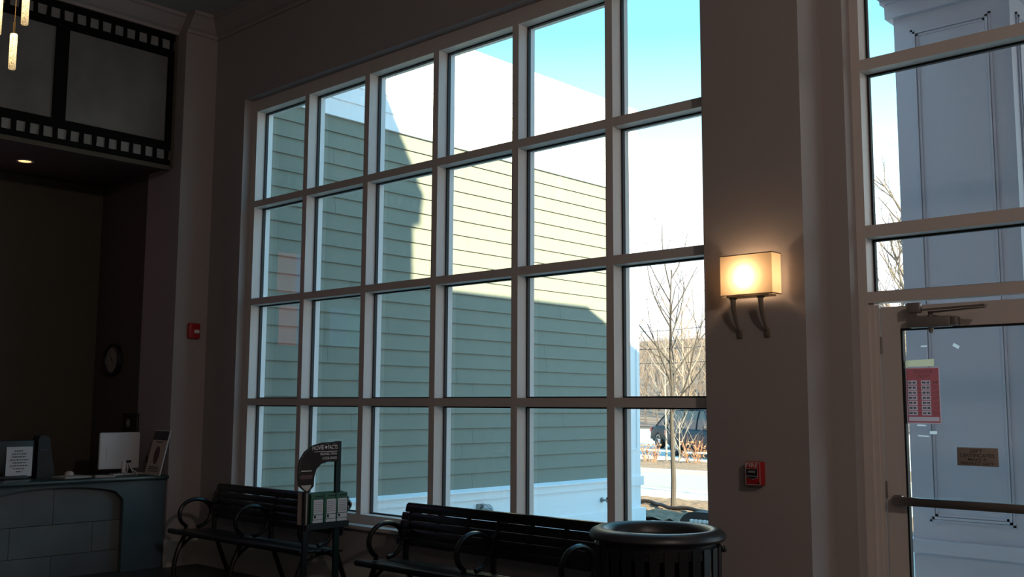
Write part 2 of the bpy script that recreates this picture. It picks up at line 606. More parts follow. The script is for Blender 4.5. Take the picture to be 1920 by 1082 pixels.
bd = MB()
for r_ in ((-2.375, -2.176, 1.487, 1.493), (-2.375, -2.176, 1.809, 1.815), (-2.375, -2.369, 1.493, 1.809), (-2.182, -2.176, 1.493, 1.809)):
    quad(bd, *r_)
bd.build('border', 'poster_pink', po)
rf = MB()
quad(rf, -2.369, -2.182, 1.738, 1.809)
quad(rf, -2.369, -2.182, 1.493, 1.502)
quad(rf, -2.369, -2.363, 1.502, 1.738)
quad(rf, -2.188, -2.182, 1.502, 1.738)
quad(rf, -2.363, -2.188, 1.526, 1.536)
quad(rf, -2.309, -2.284, 1.536, 1.738)
quad(rf, -2.231, -2.188, 1.536, 1.738)
for r in range(7):
    z = 1.713 - r * 0.0295
    for xa, xb in ((-2.363, -2.309), (-2.284, -2.231)):
        if r < 6:
            quad(rf, xa, xb, z - .0045, z)
        quad(MB(), xa, xb, z, z + .025).build('time_cell', 'poster_pink', po)
rf.build('red_field', 'poster_red', po)
quad(MB(), -2.363, -2.188, 1.502, 1.526).build('bottom_cell', 'poster_pink', po)
q = MB()
text_mesh(MB(), 'BUSINESS', (-2.215, GD - .006, 1.778), (-1, 0, 0), (0, 0, 1), .115, .021).build('heading', 'poster_pink', po)
text_mesh(MB(), 'HOURS', (-2.235, GD - .006, 1.752), (-1, 0, 0), (0, 0, 1), .075, .021).build('heading', 'poster_pink', po)
for r, dn in enumerate(('MON', 'TUE', 'WED', 'THUR', 'FRI', 'SAT', 'SUN')):
    z = 1.718 - r * 0.0295
    wd = .032 if len(dn) > 3 else (.018 if dn == 'FRI' else .026)
    text_mesh(MB(), dn, (-2.188, GD - .006, z), (-1, 0, 0), (0, 0, 1), wd, .014).build('day_name', 'poster_pink', po)
    text_mesh(MB(), 'to', (-2.290, GD - .006, z + .002), (-1, 0, 0), (0, 0, 1), .011, .010).build('joining_word', 'poster_pink', po)
q = MB()
for r in range(7):
    z = 1.7195 - r * 0.0295
    for xa in (-2.357, -2.277):
        for k_ in range(5):
            q.box(xa + k_ * .0085, xa + k_ * .0085 + (.002 if k_ == 2 else .006), GD - .0062, GD - .0056, z, z + .012)
q.build('time_print', 'ink', po, kind='stuff')

gs = thing('gift_sign', (-1.97, GD, 1.26), 'small tan sign reading gift certificates make a perfect gift on the door glass', 'sign')
MB().bbox(-2.098, -1.876, GD - .005, GD - .001, 1.256, 1.358, .001).build('plate', 'sign_tan', gs)
yy = GD - .0056
text_mesh(MB(), 'GIFT', (-2.027, yy, 1.329), (1, 0, 0), (0, 0, 1), .070, .020, shear=0.25).build('lettering', 'ink', gs)
text_mesh(MB(), 'CERTIFICATES', (-2.083, yy, 1.305), (1, 0, 0), (0, 0, 1), .186, .019).build('lettering', 'ink', gs)
text_mesh(MB(), 'MAKE A', (-2.038, yy, 1.285), (1, 0, 0), (0, 0, 1), .100, .014).build('lettering', 'ink', gs)
text_mesh(MB(), 'PERFECT GIFT', (-2.078, yy, 1.263), (1, 0, 0), (0, 0, 1), .178, .015).build('lettering', 'ink', gs)

cs = MB().add([(-2.372, GD - .004, 1.819), (-2.205, GD - .004, 1.819), (-2.205, GD - .004, 1.862), (-2.372, GD - .004, 1.855)], [(0, 1, 2, 3)]).build('reflection_strip', 'cream_reflection')  # cream strip put in for the lamp's reflection in the glass
tag(cs, 'cream strip painted as a lamp reflection on the door glass just above the red poster', 'paper')
for k_, (x, z, ww, hh, a, lab) in enumerate((
        (-2.259, 1.937, .036, .009, 3, 'short white tape scrap on door glass above the poster'),
        (-2.077, 1.932, .038, .019, -32, 'tilted white tape scrap on door glass near the closer'),
        (-2.292, 1.477, .050, .009, -2, 'white tape scrap touching the lower edge of the red poster'),
        (-2.225, 1.437, .040, .018, 2, 'small square of white tape a little below the poster'),
        (-2.283, 1.416, .064, .008, -3, 'long thin white tape scrap lowest below the poster'))):
    q = MB().add([(-ww / 2, 0, -hh / 2), (ww / 2, 0, -hh / 2), (ww / 2, 0, hh / 2), (-ww / 2, 0, hh / 2)], [(0, 1, 2, 3)])
    q.xform(Matrix.Translation((x, GD - .003, z)) @ Matrix.Rotation(math.radians(-a), 4, 'Y'))
    tag(q.build('tape_scrap', 'tape_white'), lab, 'tape', 'tape scraps on the door glass')

# ------------------------------------------------------------------ things on the front wall
# sconce
sc = thing('wall_sconce', (-3.07, WY, 2.0), 'lit wall sconce with cream box shade on two curved arms', 'sconce')
shade_m = bpy.data.materials.new('shade_fabric')
shade_m.use_nodes = True
t = shade_m.node_tree
t.nodes.clear()
o_ = t.nodes.new('ShaderNodeOutputMaterial')
mx_ = t.nodes.new('ShaderNodeMixShader')
df = t.nodes.new('ShaderNodeBsdfDiffuse')
tl = t.nodes.new('ShaderNodeBsdfTranslucent')
df.inputs[0].default_value = (0.72, 0.60, 0.44, 1)
tl.inputs[0].default_value = (0.78, 0.62, 0.42, 1)
mx_.inputs[0].default_value = 0.55
t.links.new(df.outputs[0], mx_.inputs[1])
t.links.new(tl.outputs[0], mx_.inputs[2])
t.links.new(mx_.outputs[0], o_.inputs[0])
MATS['shade_fabric'] = shade_m
X0, X1, Y0, Y1, Z0, Z1 = -3.245, -2.898, 5.395, 5.505, 2.248, 2.491
q = MB()
q.add([(X0, Y0, Z0), (X1, Y0, Z0), (X1, Y0, Z1), (X0, Y0, Z1)], [(0, 1, 2, 3)])
q.add([(X1, Y0, Z0), (X1, Y1, Z0), (X1, Y1, Z1), (X1, Y0, Z1)], [(0, 1, 2, 3)])
q.add([(X0, Y0, Z0), (X0, Y1, Z0), (X0, Y1, Z1), (X0, Y0, Z1)], [(0, 1, 2, 3)])
sh = q.build('lamp_shade', 'shade_fabric', sc)
q = MB()
for z in (Z0, Z1):
    MB().tube([(X0, Y1, z), (X0, Y0, z), (X1, Y0, z), (X1, Y1, z)], .0035, 6).build('shade_rim', 'bronze', sh)
MB().bbox(-3.20, -2.95, 5.502, 5.518, 2.27, 2.44, .004).build('back_plate', 'bronze', sc)
MB().box(-3.215, -2.93, 5.41, 5.50, 2.236, 2.246).build('cross_bar', 'bronze', sc)
for xb, xt in ((-3.187, -3.165), (-3.00, -2.985)):
    path, rads = [], []
    for k_ in range(9):
        u = k_ / 8
        path.append((xb, 5.515 - 0.075 * math.sin(u * PI / 2) ** 0.8 if u > 0 else 5.515, 2.03 + u * 0.20))
        rads.append(.008 + .010 * u)
    MB().tube(path, rads, 8).build('arm', 'bronze', sc)
    MB().bbox(xb - .018, xb + .018, 5.508, 5.52, 1.995, 2.052, .004).build('wall_plate', 'bronze', sc)
    MB().lathe([(.021, 2.226), (.024, 2.231), (.021, 2.236)], (xb, 5.44, 0), 14).build('cup', 'bronze', sc)
MB().lathe([(.0, 2.30), (.016, 2.305), (.028, 2.335), (.032, 2.365), (.026, 2.39), (.014, 2.405), (.0, 2.408)], (-3.085, 5.45, 0), 16).build(
    'bulb', mat('bulb_glow', (1, 0.9, 0.7), 0.5, emit=(1.0, 0.70, 0.42), estr=46.0), sc)
MB().tube([(-3.085, 5.45, 2.246), (-3.085, 5.45, 2.303)], .011, 10).build('lamp_holder', 'bronze', sc)

# fire alarm pull station
fp = thing('fire_alarm_pull_station', (-3.09, WY, 1.12), 'red wall pull station lettered FIRE below the sconce', 'fire alarm')
MB().bbox(-3.143, -3.038, 5.462, 5.52, 1.117, 1.256, .005).build('housing', 'alarm_red', fp)
q = MB()
t_ = .0022
xa, xb, za, zb = -3.139, -3.042, 1.121, 1.252
for bx in ((xa, xb, za, za + t_), (xa, xb, zb - t_, zb), (xa, xa + t_, za, zb), (xb - t_, xb, za, zb)):
    q.box(bx[0], bx[1], 5.4605, 5.463, bx[2], bx[3])
q.build('white_border', 'alarm_white', fp)
q = MB()
text_mesh(q, 'FIRE', (-3.134, 5.4605, 1.222), (1, 0, 0), (0, 0, 1), .078, .024)
q.build('lettering', 'alarm_white', fp)
hd = MB().prism([(-3.130, 1.212), (-3.058, 1.212), (-3.060, 1.165), (-3.094, 1.155), (-3.128, 1.165)], 1, 5.455, 5.464).build('pull_handle', 'black_plastic', fp)
q = MB()
q.tube([(-3.131, 5.459, 1.214), (-3.057, 5.459, 1.214), (-3.059, 5.459, 1.163), (-3.094, 5.459, 1.152), (-3.129, 5.459, 1.163), (-3.131, 5.459, 1.214)], .0013, 5)
q.box(-3.127, -3.061, 5.4535, 5.4555, 1.171, 1.1735)
q.build('handle_outline', 'alarm_white', hd)
MB().box(-3.118, -3.070, 5.4535, 5.4555, 1.192, 1.203).build('handle_print', 'alarm_grey', hd)
MB().tube([(-3.054, 5.458, 1.131), (-3.054, 5.464, 1.131)], .006, 10).build('key_lock', 'black_plastic', fp)

# horn strobe on the pier face
hs = thing('fire_alarm_strobe', (XP, 5.36, 2.24), 'red fire alarm strobe on the pier beside the window', 'fire alarm')
MB().bbox(XP, XP + .045, 5.298, 5.426, 2.235, 2.392, .012, 3).build('housing', 'alarm_red', hs)
MB().bbox(XP + .04, XP + .062, 5.352, 5.408, 2.288, 2.325, .006).build('strobe_lens', 'alarm_white', hs)

# ------------------------------------------------------------------ mural on the soffit
MXP = -9.52
mu = thing('film_strip_mural', (MXP, 3.8, 4.0), 'large black film strip mural with blank grey frames high on the left wall', 'mural')
MB().box(MXP, MXP + .012, 1.6, 5.10, 4.02, 5.37).build('backing_sheet', 'mural_grey', mu)
q = MB()
xa, xb = MXP + .012, MXP + .028
yR, yL = 5.113, 1.6
z0_, z1_, hz0, hz1 = 4.003, 5.386, 4.06, 4.16
q.box(xa, xb, yL, yR, z0_, hz0)
q.box(xa, xb, yL, yR, hz1, 4.247)
q.box(xa, xb, yL, yR, 5.137, 5.218)
q.box(xa, xb, yL, yR, 5.318, z1_)
q.build('film_rail', 'mural_black', mu)
for za, zb in ((4.04, 4.18), (5.20, 5.335)):
    MB().box(MXP + .011, MXP + .0125, 1.6, 5.09, za, zb).build('hole_ground', 'mural_pale', mu)
for k_ in range(29):
    yc = 5.0725 - k_ * .1257
    if yc - .02 < yL:
        break
    for zz, off in (((hz0, hz1), 0.0), ((5.218, 5.318), .006)):
        wob = [rnd.uniform(-.004, .004) for _ in range(4)]
        MB().prism([(yc - .0195 + off + wob[0], zz[0]), (yc + .0195 + off + wob[1], zz[0]), (yc + .0195 + off + wob[2], zz[1]), (yc - .0195 + off + wob[3], zz[1])], 0, xa, xb - .001).build('sprocket_bar', 'mural_black', mu)
for a, b in ((5.046, 5.113), (3.90, 4.027), (2.755, 2.882), (1.6, 1.737)):
    MB().box(xa, xb, a, b, 4.247, 5.137).build('frame_bar', 'mural_black', mu)

# downlight in the soffit
dl = thing('downlight', (-10.388, 4.028, 4.0), 'small round recessed downlight under the mural soffit', 'downlight')
MB().lathe([(.085, 3.999), (.085, 3.992), (.068, 3.990), (.060, 3.996)], (-10.388, 4.028, 0), 24).build('trim_ring', 'frame_white', dl)
MB().lathe([(.0, 3.9955), (.062, 3.9955)], (-10.388, 4.028, 0), 24).build('lens', mat('downlight_glow', (.6, .5, .35), .5, emit=(1, .66, .34), estr=0.55), dl)

# pendant lamps: bubble glass rods
rod_m = bpy.data.materials.new('bubble_glass_glow')
rod_m.use_nodes = True
t = rod_m.node_tree
b = t.nodes['Principled BSDF']
b.inputs['Base Color'].default_value = (.5, .42, .3, 1)
b.inputs['Roughness'].default_value = .2
co = t.nodes.new('ShaderNodeTexCoord')
sp = t.nodes.new('ShaderNodeSeparateXYZ')
vo = t.nodes.new('ShaderNodeTexNoise')
vo.inputs['Scale'].default_value = 130
rp = t.nodes.new('ShaderNodeMapRange')
rp.inputs[1].default_value = 0.0
rp.inputs[2].default_value = 0.27
rp.inputs[3].default_value = 0.45
rp.inputs[4].default_value = 3.2
m1 = t.nodes.new('ShaderNodeMapRange')
m1.inputs[1].default_value = 0.35
m1.inputs[2].default_value = 0.65
m1.inputs[3].default_value = 0.25
m1.inputs[4].default_value = 1.25
mu_ = t.nodes.new('ShaderNodeMath')
mu_.operation = 'MULTIPLY'
t.links.new(co.outputs['Object'], sp.inputs[0])
t.links.new(co.outputs['Object'], vo.inputs['Vector'])
t.links.new(sp.outputs['Z'], rp.inputs[0])
t.links.new(vo.outputs['Fac'], m1.inputs[0])
t.links.new(rp.outputs[0], mu_.inputs[0])
t.links.new(m1.outputs[0], mu_.inputs[1])
t.links.new(mu_.outputs[0], b.inputs['Emission Strength'])
b.inputs['Emission Color'].default_value = (1.0, 0.70, 0.32, 1)
MATS['rod_glow'] = rod_m


def pendant(x, y, z, lab):
    p = thing('pendant_lamp', (x, y, z), lab, 'pendant lamp', 'bubble glass pendant lamps')
    MB().lathe([(.0, z), (.021, z), (.024, z + .004), (.0245, z + .25), (.022, z + .258), (.0, z + .26)], (x, y, 0), 20).build('glass_rod', 'rod_glow', p)
    MB().tube([(x, y, z + .258), (x, y, z + .345)], .008, 10).build('socket_tube', 'lamp_brass', p)
    MB().tube([(x, y, z + .345), (x, y, CEIL - .03)], .0022, 6).build('cable', 'lamp_brass', p)
    MB().lathe([(.028, CEIL), (.028, CEIL - .02), (.01, CEIL - .03)], (x, y, 0), 20).build('canopy', 'lamp_brass', p)


pendant(-7.342, 2.719, 3.929, 'lowest hanging lit bubble glass pendant rod')
pendant(-7.252, 2.752, 4.243, 'lit bubble glass pendant rod hanging highest before the mural')
pendant(-7.400, 2.628, 4.175, 'lit bubble glass pendant rod cut by the left picture edge')

# fill lamps added out of view behind the viewer to brighten the front wall


def fill_lamp(x, y, z, watt, lab):
    p = thing('fill_lamp', (x, y, z), lab, 'fill lamp', 'added fill lamps over the lobby')
    MB().lathe([(.30, z), (.30, z + .22)], (x, y, 0), 32).build('fill_lamp_shade', 'shade_fabric', p)
    MB().tube([(x, y, z + .22), (x, y, CEIL)], .012, 8).build('stem', 'lamp_brass', p)
    ld = bpy.data.lights.new('fill_light', 'POINT')
    ld.energy = watt
    ld.color = (1.0, 0.84, 0.74)
    ld.shadow_soft_size = .12
    lo_ = bpy.data.objects.new('fill_light', ld)
    COL.objects.link(lo_)
    lo_.parent = p
    lo_.location = (0, 0, -.14)


fill_lamp(2.4, 1.3, 4.5, 140.0, 'added drum fill lamp for the front wall, nearest the entrance doors')
fill_lamp(2.6, -2.6, 4.5, 35.0, 'added drum fill lamp at the right rear of the lobby')

# ------------------------------------------------------------------ ticket counter
ct = thing('ticket_counter', (-9.8, 2.8, 0), 'ticket counter with blue grey front and arched stone panel', 'counter')
CX = -9.385
yA, yB, zS, zP, yM = 3.44, 4.735, 0.675, 0.818, 4.09
# front board with the arched opening: polygons around the opening
arc = []
for k_ in range(17):
    u = k_ / 16
    yy = yA + (yB - yA) * u
    s_ = (u - .5) * 2
    arc.append((yy, zS + (zP - zS) * math.sqrt(max(0, 1 - (s_ * .94) ** 2)) if abs(s_) < 1 else zS))
q = MB()
q.prism([(yB, 0.0), (5.158, 0.0), (5.158, .85), (yB, .85)], 0, CX - .05, CX)
for k_ in range(16):
    q.prism([arc[k_], arc[k_ + 1], (arc[k_ + 1][0], .85), (arc[k_][0], .85)], 0, CX - .05, CX)
q.prism([(1.0, 0.0), (yA, 0.0), (yA, .85), (1.0, .85)], 0, CX - .05, CX)
q.build('front_panel', 'laminate', ct)
MB().box(-9.95, CX - .10, 1.0, 5.158, .0, .84).build('carcass', 'black_matte', ct)
MB().bbox(-10.05, -9.315, 1.0, 5.158, .85, .885, .008).build('worktop', 'countertop', ct)
for j, (za, zb) in enumerate(((0.0, .20), (.204, .478), (.482, .83))):
    ys = [3.36, 4.106, 4.80] if j % 2 == 0 else [3.36, 3.73, 4.48, 4.80]
    for a, b_ in zip(ys, ys[1:]):
        MB().bbox(CX - .10, CX - .078 + rnd.uniform(-.001, .001), a + .0015, b_ - .0015, za, zb, .0015, 1).build('stone_tile', 'stone_tile' if rnd.random() < .5 else 'stone_tile_light', ct)

CT = .885
# white all-in-one computer seen from behind
mo = thing('computer_monitor', (-9.75, 4.84, CT), 'white computer monitor seen from behind on the ticket counter', 'monitor')
MB().bbox(-9.745, -9.715, 4.63, 5.047, .94, 1.297, .014, 3).build('housing', 'white_plastic', mo)
MB().box(-9.7155, -9.7135, 4.70, 4.703, 1.02, 1.16).build('vent_slot', 'alarm_grey', mo)
MB().bbox(-9.716, -9.69, 4.86, 4.90, .90, 1.02, .006).build('stand_neck', 'white_plastic', mo)
MB().bbox(-9.80, -9.62, 4.78, 4.97, CT, CT + .012, .004).build('stand_foot', 'white_plastic', mo)
for k_, pth in enumerate(([(-9.712, 4.93, .99), (-9.68, 4.95, .94), (-9.64, 4.99, .897), (-9.58, 5.08, .893)],
                          [(-9.712, 4.92, .985), (-9.66, 4.90, .93), (-9.60, 4.85, .894), (-9.56, 4.70, .892)],
                          [(-9.712, 4.935, 1.0), (-9.66, 4.93, .95), (-9.60, 4.93, .90), (-9.50, 4.92, .892)])):
    MB().tube(pth, .006, 6).build('cable', 'white_plastic', mo)
MB().bbox(-9.714, -9.70, 4.905, 4.955, 1.0, 1.022, .003).build('port_plug', 'black_plastic', mo)

# leaning sign holder
sg = thing('counter_sign', (-9.43, 5.05, CT), 'leaning portrait sign in a pale frame at the counter end', 'sign')
tilt = Matrix.Translation((-9.43, 5.032, CT + .002)) @ Matrix.Rotation(math.radians(-13), 4, 'X')


def tb(x0, x1, y0, y1, z0, z1, nm, mt):
    return MB().bbox(x0, x1, y0, y1, z0, z1, .003, 1).xform(tilt).build(nm, mt, sg)


tb(-.148, .148, 0, .012, 0, .445, 'frame', 'white_plastic')
tb(-.138, .138, -.002, .001, .010, .435, 'print', 'paper_warm')
tb(-.138, .138, -.004, -.001, .345, .435, 'dark_heading', 'ink')
q = MB()
pts = []
for k_ in range(20):
    a = 2 * PI * k_ / 20
    pts.append((.048 * math.cos(a), .20 + (.085 if math.sin(a) > 0 else .095) * math.sin(a)))
q.prism(pts, 1, -.004, -.001)
q.xform(tilt).build('emblem', 'picture_red', sg)
q = MB()
for z, wd in ((.075, .16), (.058, .20), (.035, .18), (.32, .12)):
    q.box(-wd / 2, wd / 2, -.004, -.0015, z, z + .009)
q.xform(tilt).build('printed_lines', 'ink', sg, kind='stuff')

# small card behind it
sm = thing('small_card', (-9.75, 5.10, CT), 'small dark red card standing between monitor and leaning sign', 'card')
MB().bbox(-9.70, -9.56, 5.105, 5.118, CT, 1.055, .003).build('card', 'picture_red', sm)
MB().box(-9.685, -9.575, 5.1035, 5.105, .97, .99).build('printed_line', 'paper_warm', sm)

# papers by the monitor
for k_, (x, y, a, w_, l_, lab) in enumerate(((-9.62, 4.33, 8, .22, .28, 'loose pale papers lying nearest the black terminal on the counter'),
                                             (-9.50, 4.58, -12, .14, .18, 'loose pale paper lying just before the white monitor'))):
    q = MB()
    for j in range(4):
        q.box(-w_ / 2, w_ / 2, -l_ / 2 + j * .004, l_ / 2 - j * .002, j * .004, j * .004 + .003)
    q.xform(Matrix.Translation((x, y, CT + .001)) @ Matrix.Rotation(math.radians(a), 4, 'Z'))
    tag(q.build('paper_sheets', 'paper_warm'), lab, 'paper')
ms = MB().lathe([(.0, CT + .042), (.02, CT + .040), (.035, CT + .028), (.042, CT + .010), (.040, CT + .001), (0, CT + .001)], (-9.70, 4.34, .016), 16)
tag(ms.build('computer_mouse', 'paper_warm'), 'pale rounded mouse on the papers on the counter', 'mouse')

# black terminal with a taped notice
pt = thing('ticket_terminal', (-9.85, 3.85, CT), 'black ticket terminal at the left picture edge with a notice', 'terminal')
MB().bbox(-9.90, -9.82, 3.60, 4.06, .935, 1.235, .012).build('screen_housing', 'black_plastic', pt)
MB().bbox(-9.98, -9.74, 3.68, 3.98, CT, CT + .03, .008).build('foot', 'black_plastic', pt)
MB().bbox(-9.88, -9.84, 3.78, 3.88, CT + .02, .95, .006).build('neck', 'black_plastic', pt)
no = thing('paper_notice', (-9.81, 3.92, .905), 'white printed notice taped to the back of the black terminal', 'notice')
q = MB()
nx = 9
vs, fs = [], []
for j in range(nx):
    u = j / (nx - 1)
    for v_ in (0, 1):
        vs.append((-9.812 + .012 * v_ * 0 + .006 * math.sin(u * 3.0) * (1 - v_), 3.80 + u * .235, .905 + v_ * .272))
for j in range(nx - 1):
    fs.append((2 * j, 2 * j + 2, 2 * j + 3, 2 * j + 1))
q.add(vs, fs, True)
q.build('sheet', 'paper', no)
q = MB()
for k_, (a, b_) in enumerate(((.07, .16), (.045, .19), (.05, .19), (.035, .205), (.055, .18), (.035, .20), (.065, .17), (.09, .145))):
    z = 1.135 - k_ * .027
    y = a
    while y < b_ - .01:
        l_ = min(rnd.uniform(.014, .03), b_ - y)
        q.box(-9.805, -9.8045, 3.80 + y, 3.80 + y + l_ - .006, z, z + .008)
        y += l_
q.build('printed_lines', 'ink', no, kind='stuff')
cp = thing('receipt_printer', (-9.86, 4.13, CT), 'black rounded receipt printer beside the taped notice', 'printer')
MB().prism([(4.075, CT), (4.245, CT), (4.235, .96), (4.205, 1.08), (4.19, 1.20), (4.175, 1.255), (4.14, 1.28), (4.09, 1.275), (4.075, 1.24)], 0, -9.93, -9.79).build('body', 'black_plastic', cp)
MB().bbox(-9.792, -9.782, 4.09, 4.17, 1.13, 1.15, .002).build('paper_slot', 'ink', cp)

# wall clock on the recess side wall
ck = thing('wall_clock', (-10.57, 5.16, 1.87), 'round wall clock with thick black rim in the counter recess', 'clock')
CC = (-10.57, 0, 2.045)
prof = [(.135, 5.128), (.140, 5.112), (.155, 5.105), (.172, 5.112), (.176, 5.13), (.176, 5.158), (.0, 5.158)]
q = MB()
vs, fs = [], []
n_ = 36
for r, h in prof:
    for j in range(n_):
        a = 2 * PI * j / n_
        vs.append((CC[0] + r * math.cos(a), h, CC[2] + r * math.sin(a)))
for i in range(len(prof) - 1):
    for j in range(n_):
        fs.append((i * n_ + j, i * n_ + (j + 1) % n_, (i + 1) * n_ + (j + 1) % n_, (i + 1) * n_ + j))
q.add(vs, fs, True)
q.build('rim', 'black_plastic', ck)
q = MB()
q.prism([(CC[0] + .138 * math.cos(2 * PI * j / n_), CC[2] + .138 * math.sin(2 * PI * j / n_)) for j in range(n_)], 1, 5.124, 5.130)
fc = q.build('face', 'clock_face', ck)
q = MB()
for h in range(12):
    a = PI / 2 - 2 * PI * h / 12
    cx_, cz_ = CC[0] + .112 * math.cos(a), CC[2] + .112 * math.sin(a)
    num = str(12 if h == 0 else h)
    wd = .011 * len(num) if num != '1' else .007
    text_mesh(q, num, (cx_ - wd / 2, 5.1232, cz_ - .010), (1, 0, 0), (0, 0, 1), wd, .020)
q.build('numerals', 'ink', fc, kind='stuff')
for ang, ln, wd in ((math.radians(-44), .078, .006), (math.radians(122), .105, .0045)):
    d_ = (math.cos(ang), math.sin(ang))
    nx_, nz_ = -d_[1] * wd, d_[0] * wd
    q = MB().prism([(CC[0] + nx_ - d_[0] * .02, CC[2] + nz_ - d_[1] * .02), (CC[0] + d_[0] * ln, CC[2] + d_[1] * ln), (CC[0] - nx_ - d_[0] * .02, CC[2] - nz_ - d_[1] * .02)], 1, 5.1195, 5.1215)
    q.build('hand', 'black_plastic', ck)

# small dark picture
pc = thing('small_picture', (-10.13, 5.16, 1.28), 'small dark framed picture on the recess wall above the monitor', 'picture')
MB().bbox(-10.285, -9.977, 5.135, 5.16, 1.13, 1.48, .006).build('frame', 'black_plastic', pc)
MB().box(-10.255, -10.007, 5.1335, 5.136, 1.16, 1.45).build('print', 'arch_brown', pc)
MB().prism([(-10.16 + .04 * math.cos(k_ * PI / 6), 1.38 + .045 * math.sin(k_ * PI / 6)) for k_ in range(12)], 1, 5.1325, 5.134).build('pale_figure', 'alarm_grey', pc)

# lit menu boards further along the recess back wall (seen mirrored in the panes)
for k_, (y, z, c1, c2, lab) in enumerate(((3.70, 3.28, (.30, .20, .55), (.55, .12, .10), 'lit purple menu screen on the wall behind the counter, upper'),
                                          (3.66, 2.60, (.10, .22, .60), (.60, .10, .08), 'lit red and blue menu screen on the wall behind the counter, lower'),
                                          (2.85, 2.62, (.06, .30, .36), (.06, .20, .40), 'lit teal menu screen on the wall behind the counter'))):
    mn = thing('menu_screen', (-11.05, y, z), lab, 'screen', 'menu screens behind the counter')
    MB().bbox(-11.05, -11.02, y - .30, y + .30, z - .28, z + .28, .006).build('bezel', 'black_plastic', mn)
    MB().box(-11.021, -11.018, y - .28, y + .0, z - .26, z + .26).build('panel', mat('scr_a%d' % k_, (.02, .02, .02), .5, emit=c1, estr=.8), mn)
    MB().box(-11.021, -11.018, y + .0, y + .28, z - .26, z + .26).build('panel', mat('scr_b%d' % k_, (.02, .02, .02), .5, emit=c2, estr=.8), mn)


# ------------------------------------------------------------------ benches
def spline(pts, n=6):
    out = []
    P = [Vector(p) for p in pts]
    for i in range(len(P) - 1):
        p0, p1, p2, p3 = P[max(i - 1, 0)], P[i], P[i + 1], P[min(i + 2, len(P) - 1)]
        for k in range(n):
            t = k / n
            out.append(0.5 * ((2 * p1) + (-p0 + p2) * t + (2 * p0 - 5 * p1 + 4 * p2 - p3) * t * t + (-p0 + 3 * p1 - 3 * p2 + p3) * t ** 3))
    out.append(P[-1])
    return out


def make_bench(label):
    b = thing('bench', (0, 0, 0), label, 'bench', 'black slatted benches under the window')
    L = 1.03
    for k, x in enumerate((-.93, 0.0, .93)):
        # back support: rear leg up to a scroll behind the top slat
        sup = spline([(x, .29, .0), (x, .245, .10), (x, .17, .28), (x, .125, .42), (x, .135, .55), (x, .165, .68), (x, .195, .77), (x, .235, .785), (x, .262, .755), (x, .245, .725), (x, .222, .735)], 4)
        MB().tube(sup, .021, 8).build('back_support', 'bench_black', b)
        MB().bbox(x - .03, x + .03, .25, .33, 0, .015, .005).build('foot', 'bench_black', b)
        fl = spline([(x, -.27, .0), (x, -.275, .10), (x, -.25, .22), (x, -.20, .33), (x, -.165, .41)], 5)
        MB().tube(fl, .021, 8).build('front_leg', 'bench_black', b)
        MB().bbox(x - .03, x + .03, -.31, -.24, 0, .015, .005).build('foot', 'bench_black', b)
        # stretcher arch between the legs
        MB().tube(spline([(x, -.235, .25), (x, -.10, .355), (x, .05, .37), (x, .155, .30)], 5), .014, 8).build('stretcher', 'bench_black', b)
        # ring arm
        ring = []
        for i in range(29):
            a = math.radians(248 - 330 * i / 28)
            ring.append((x, -.075 + .165 * math.cos(a), .566 + .130 * math.sin(a)))
        ring = [(x, -.17, .43)] + ring[1:]
        arm = MB().tube(ring, .0185, 8)
        arm.tube(spline([(x, .035, .672), (x, .07, .652), (x, .105, .645), (x, .14, .668), (x, .165, .70)], 4), .014, 8)
        arm.build('armrest', 'bench_black', b)
    # seat slats
    ys = [-.285, -.215, -.145, -.075, -.005, .065]
    for i, y in enumerate(ys):
        if i == 0:
            MB().bbox(-L, L, y - .02, y + .045, .392, .438, .018, 3).build('seat_slat', 'bench_black', b)
        else:
            z = .428 - .004 * i
            MB().bbox(-L, L, y, y + .058, z - .02, z, .006).build('seat_slat', 'bench_black', b)
    # back slats, reclined
    for i in range(5):
        z0 = .515 + i * .060
        y0 = .112 + i * .0165
        Lx = L - .005 if i < 4 else L - .03
        top = .064 if i == 4 else .0603
        q = MB().bbox(-Lx, Lx, -.009, .009, 0, top, .008 if i < 4 else .009, 2)
        q.xform(Matrix.Translation((0, y0, z0)) @ Matrix.Rotation(math.radians(-15), 4, 'X'))
        q.build('back_slat', 'bench_black', b)
    MB().tube([(-L + .045, .198, .812), (L - .045, .198, .812)], .014, 8).build('top_rail', 'bench_black', b)
    for x in (-.62, -.31, .31, .62):
        q = MB().box(x - .02, x + .02, -.004, .006, 0, .30)
        q.xform(Matrix.Translation((0, .125, .515)) @ Matrix.Rotation(math.radians(-15), 4, 'X'))
        q.build('back_strap', 'bench_black', b)
    return b


bench1 = make_bench('black slatted bench behind the magazine stand nearest the ticket counter')
bench2 = copy_tree(bench1)
bench2['label'] = 'black slatted bench between the magazine stand and trash can'
bench1.location = (-7.80, 5.19, 0)
bench2.location = (-5.07, 5.19, 0)

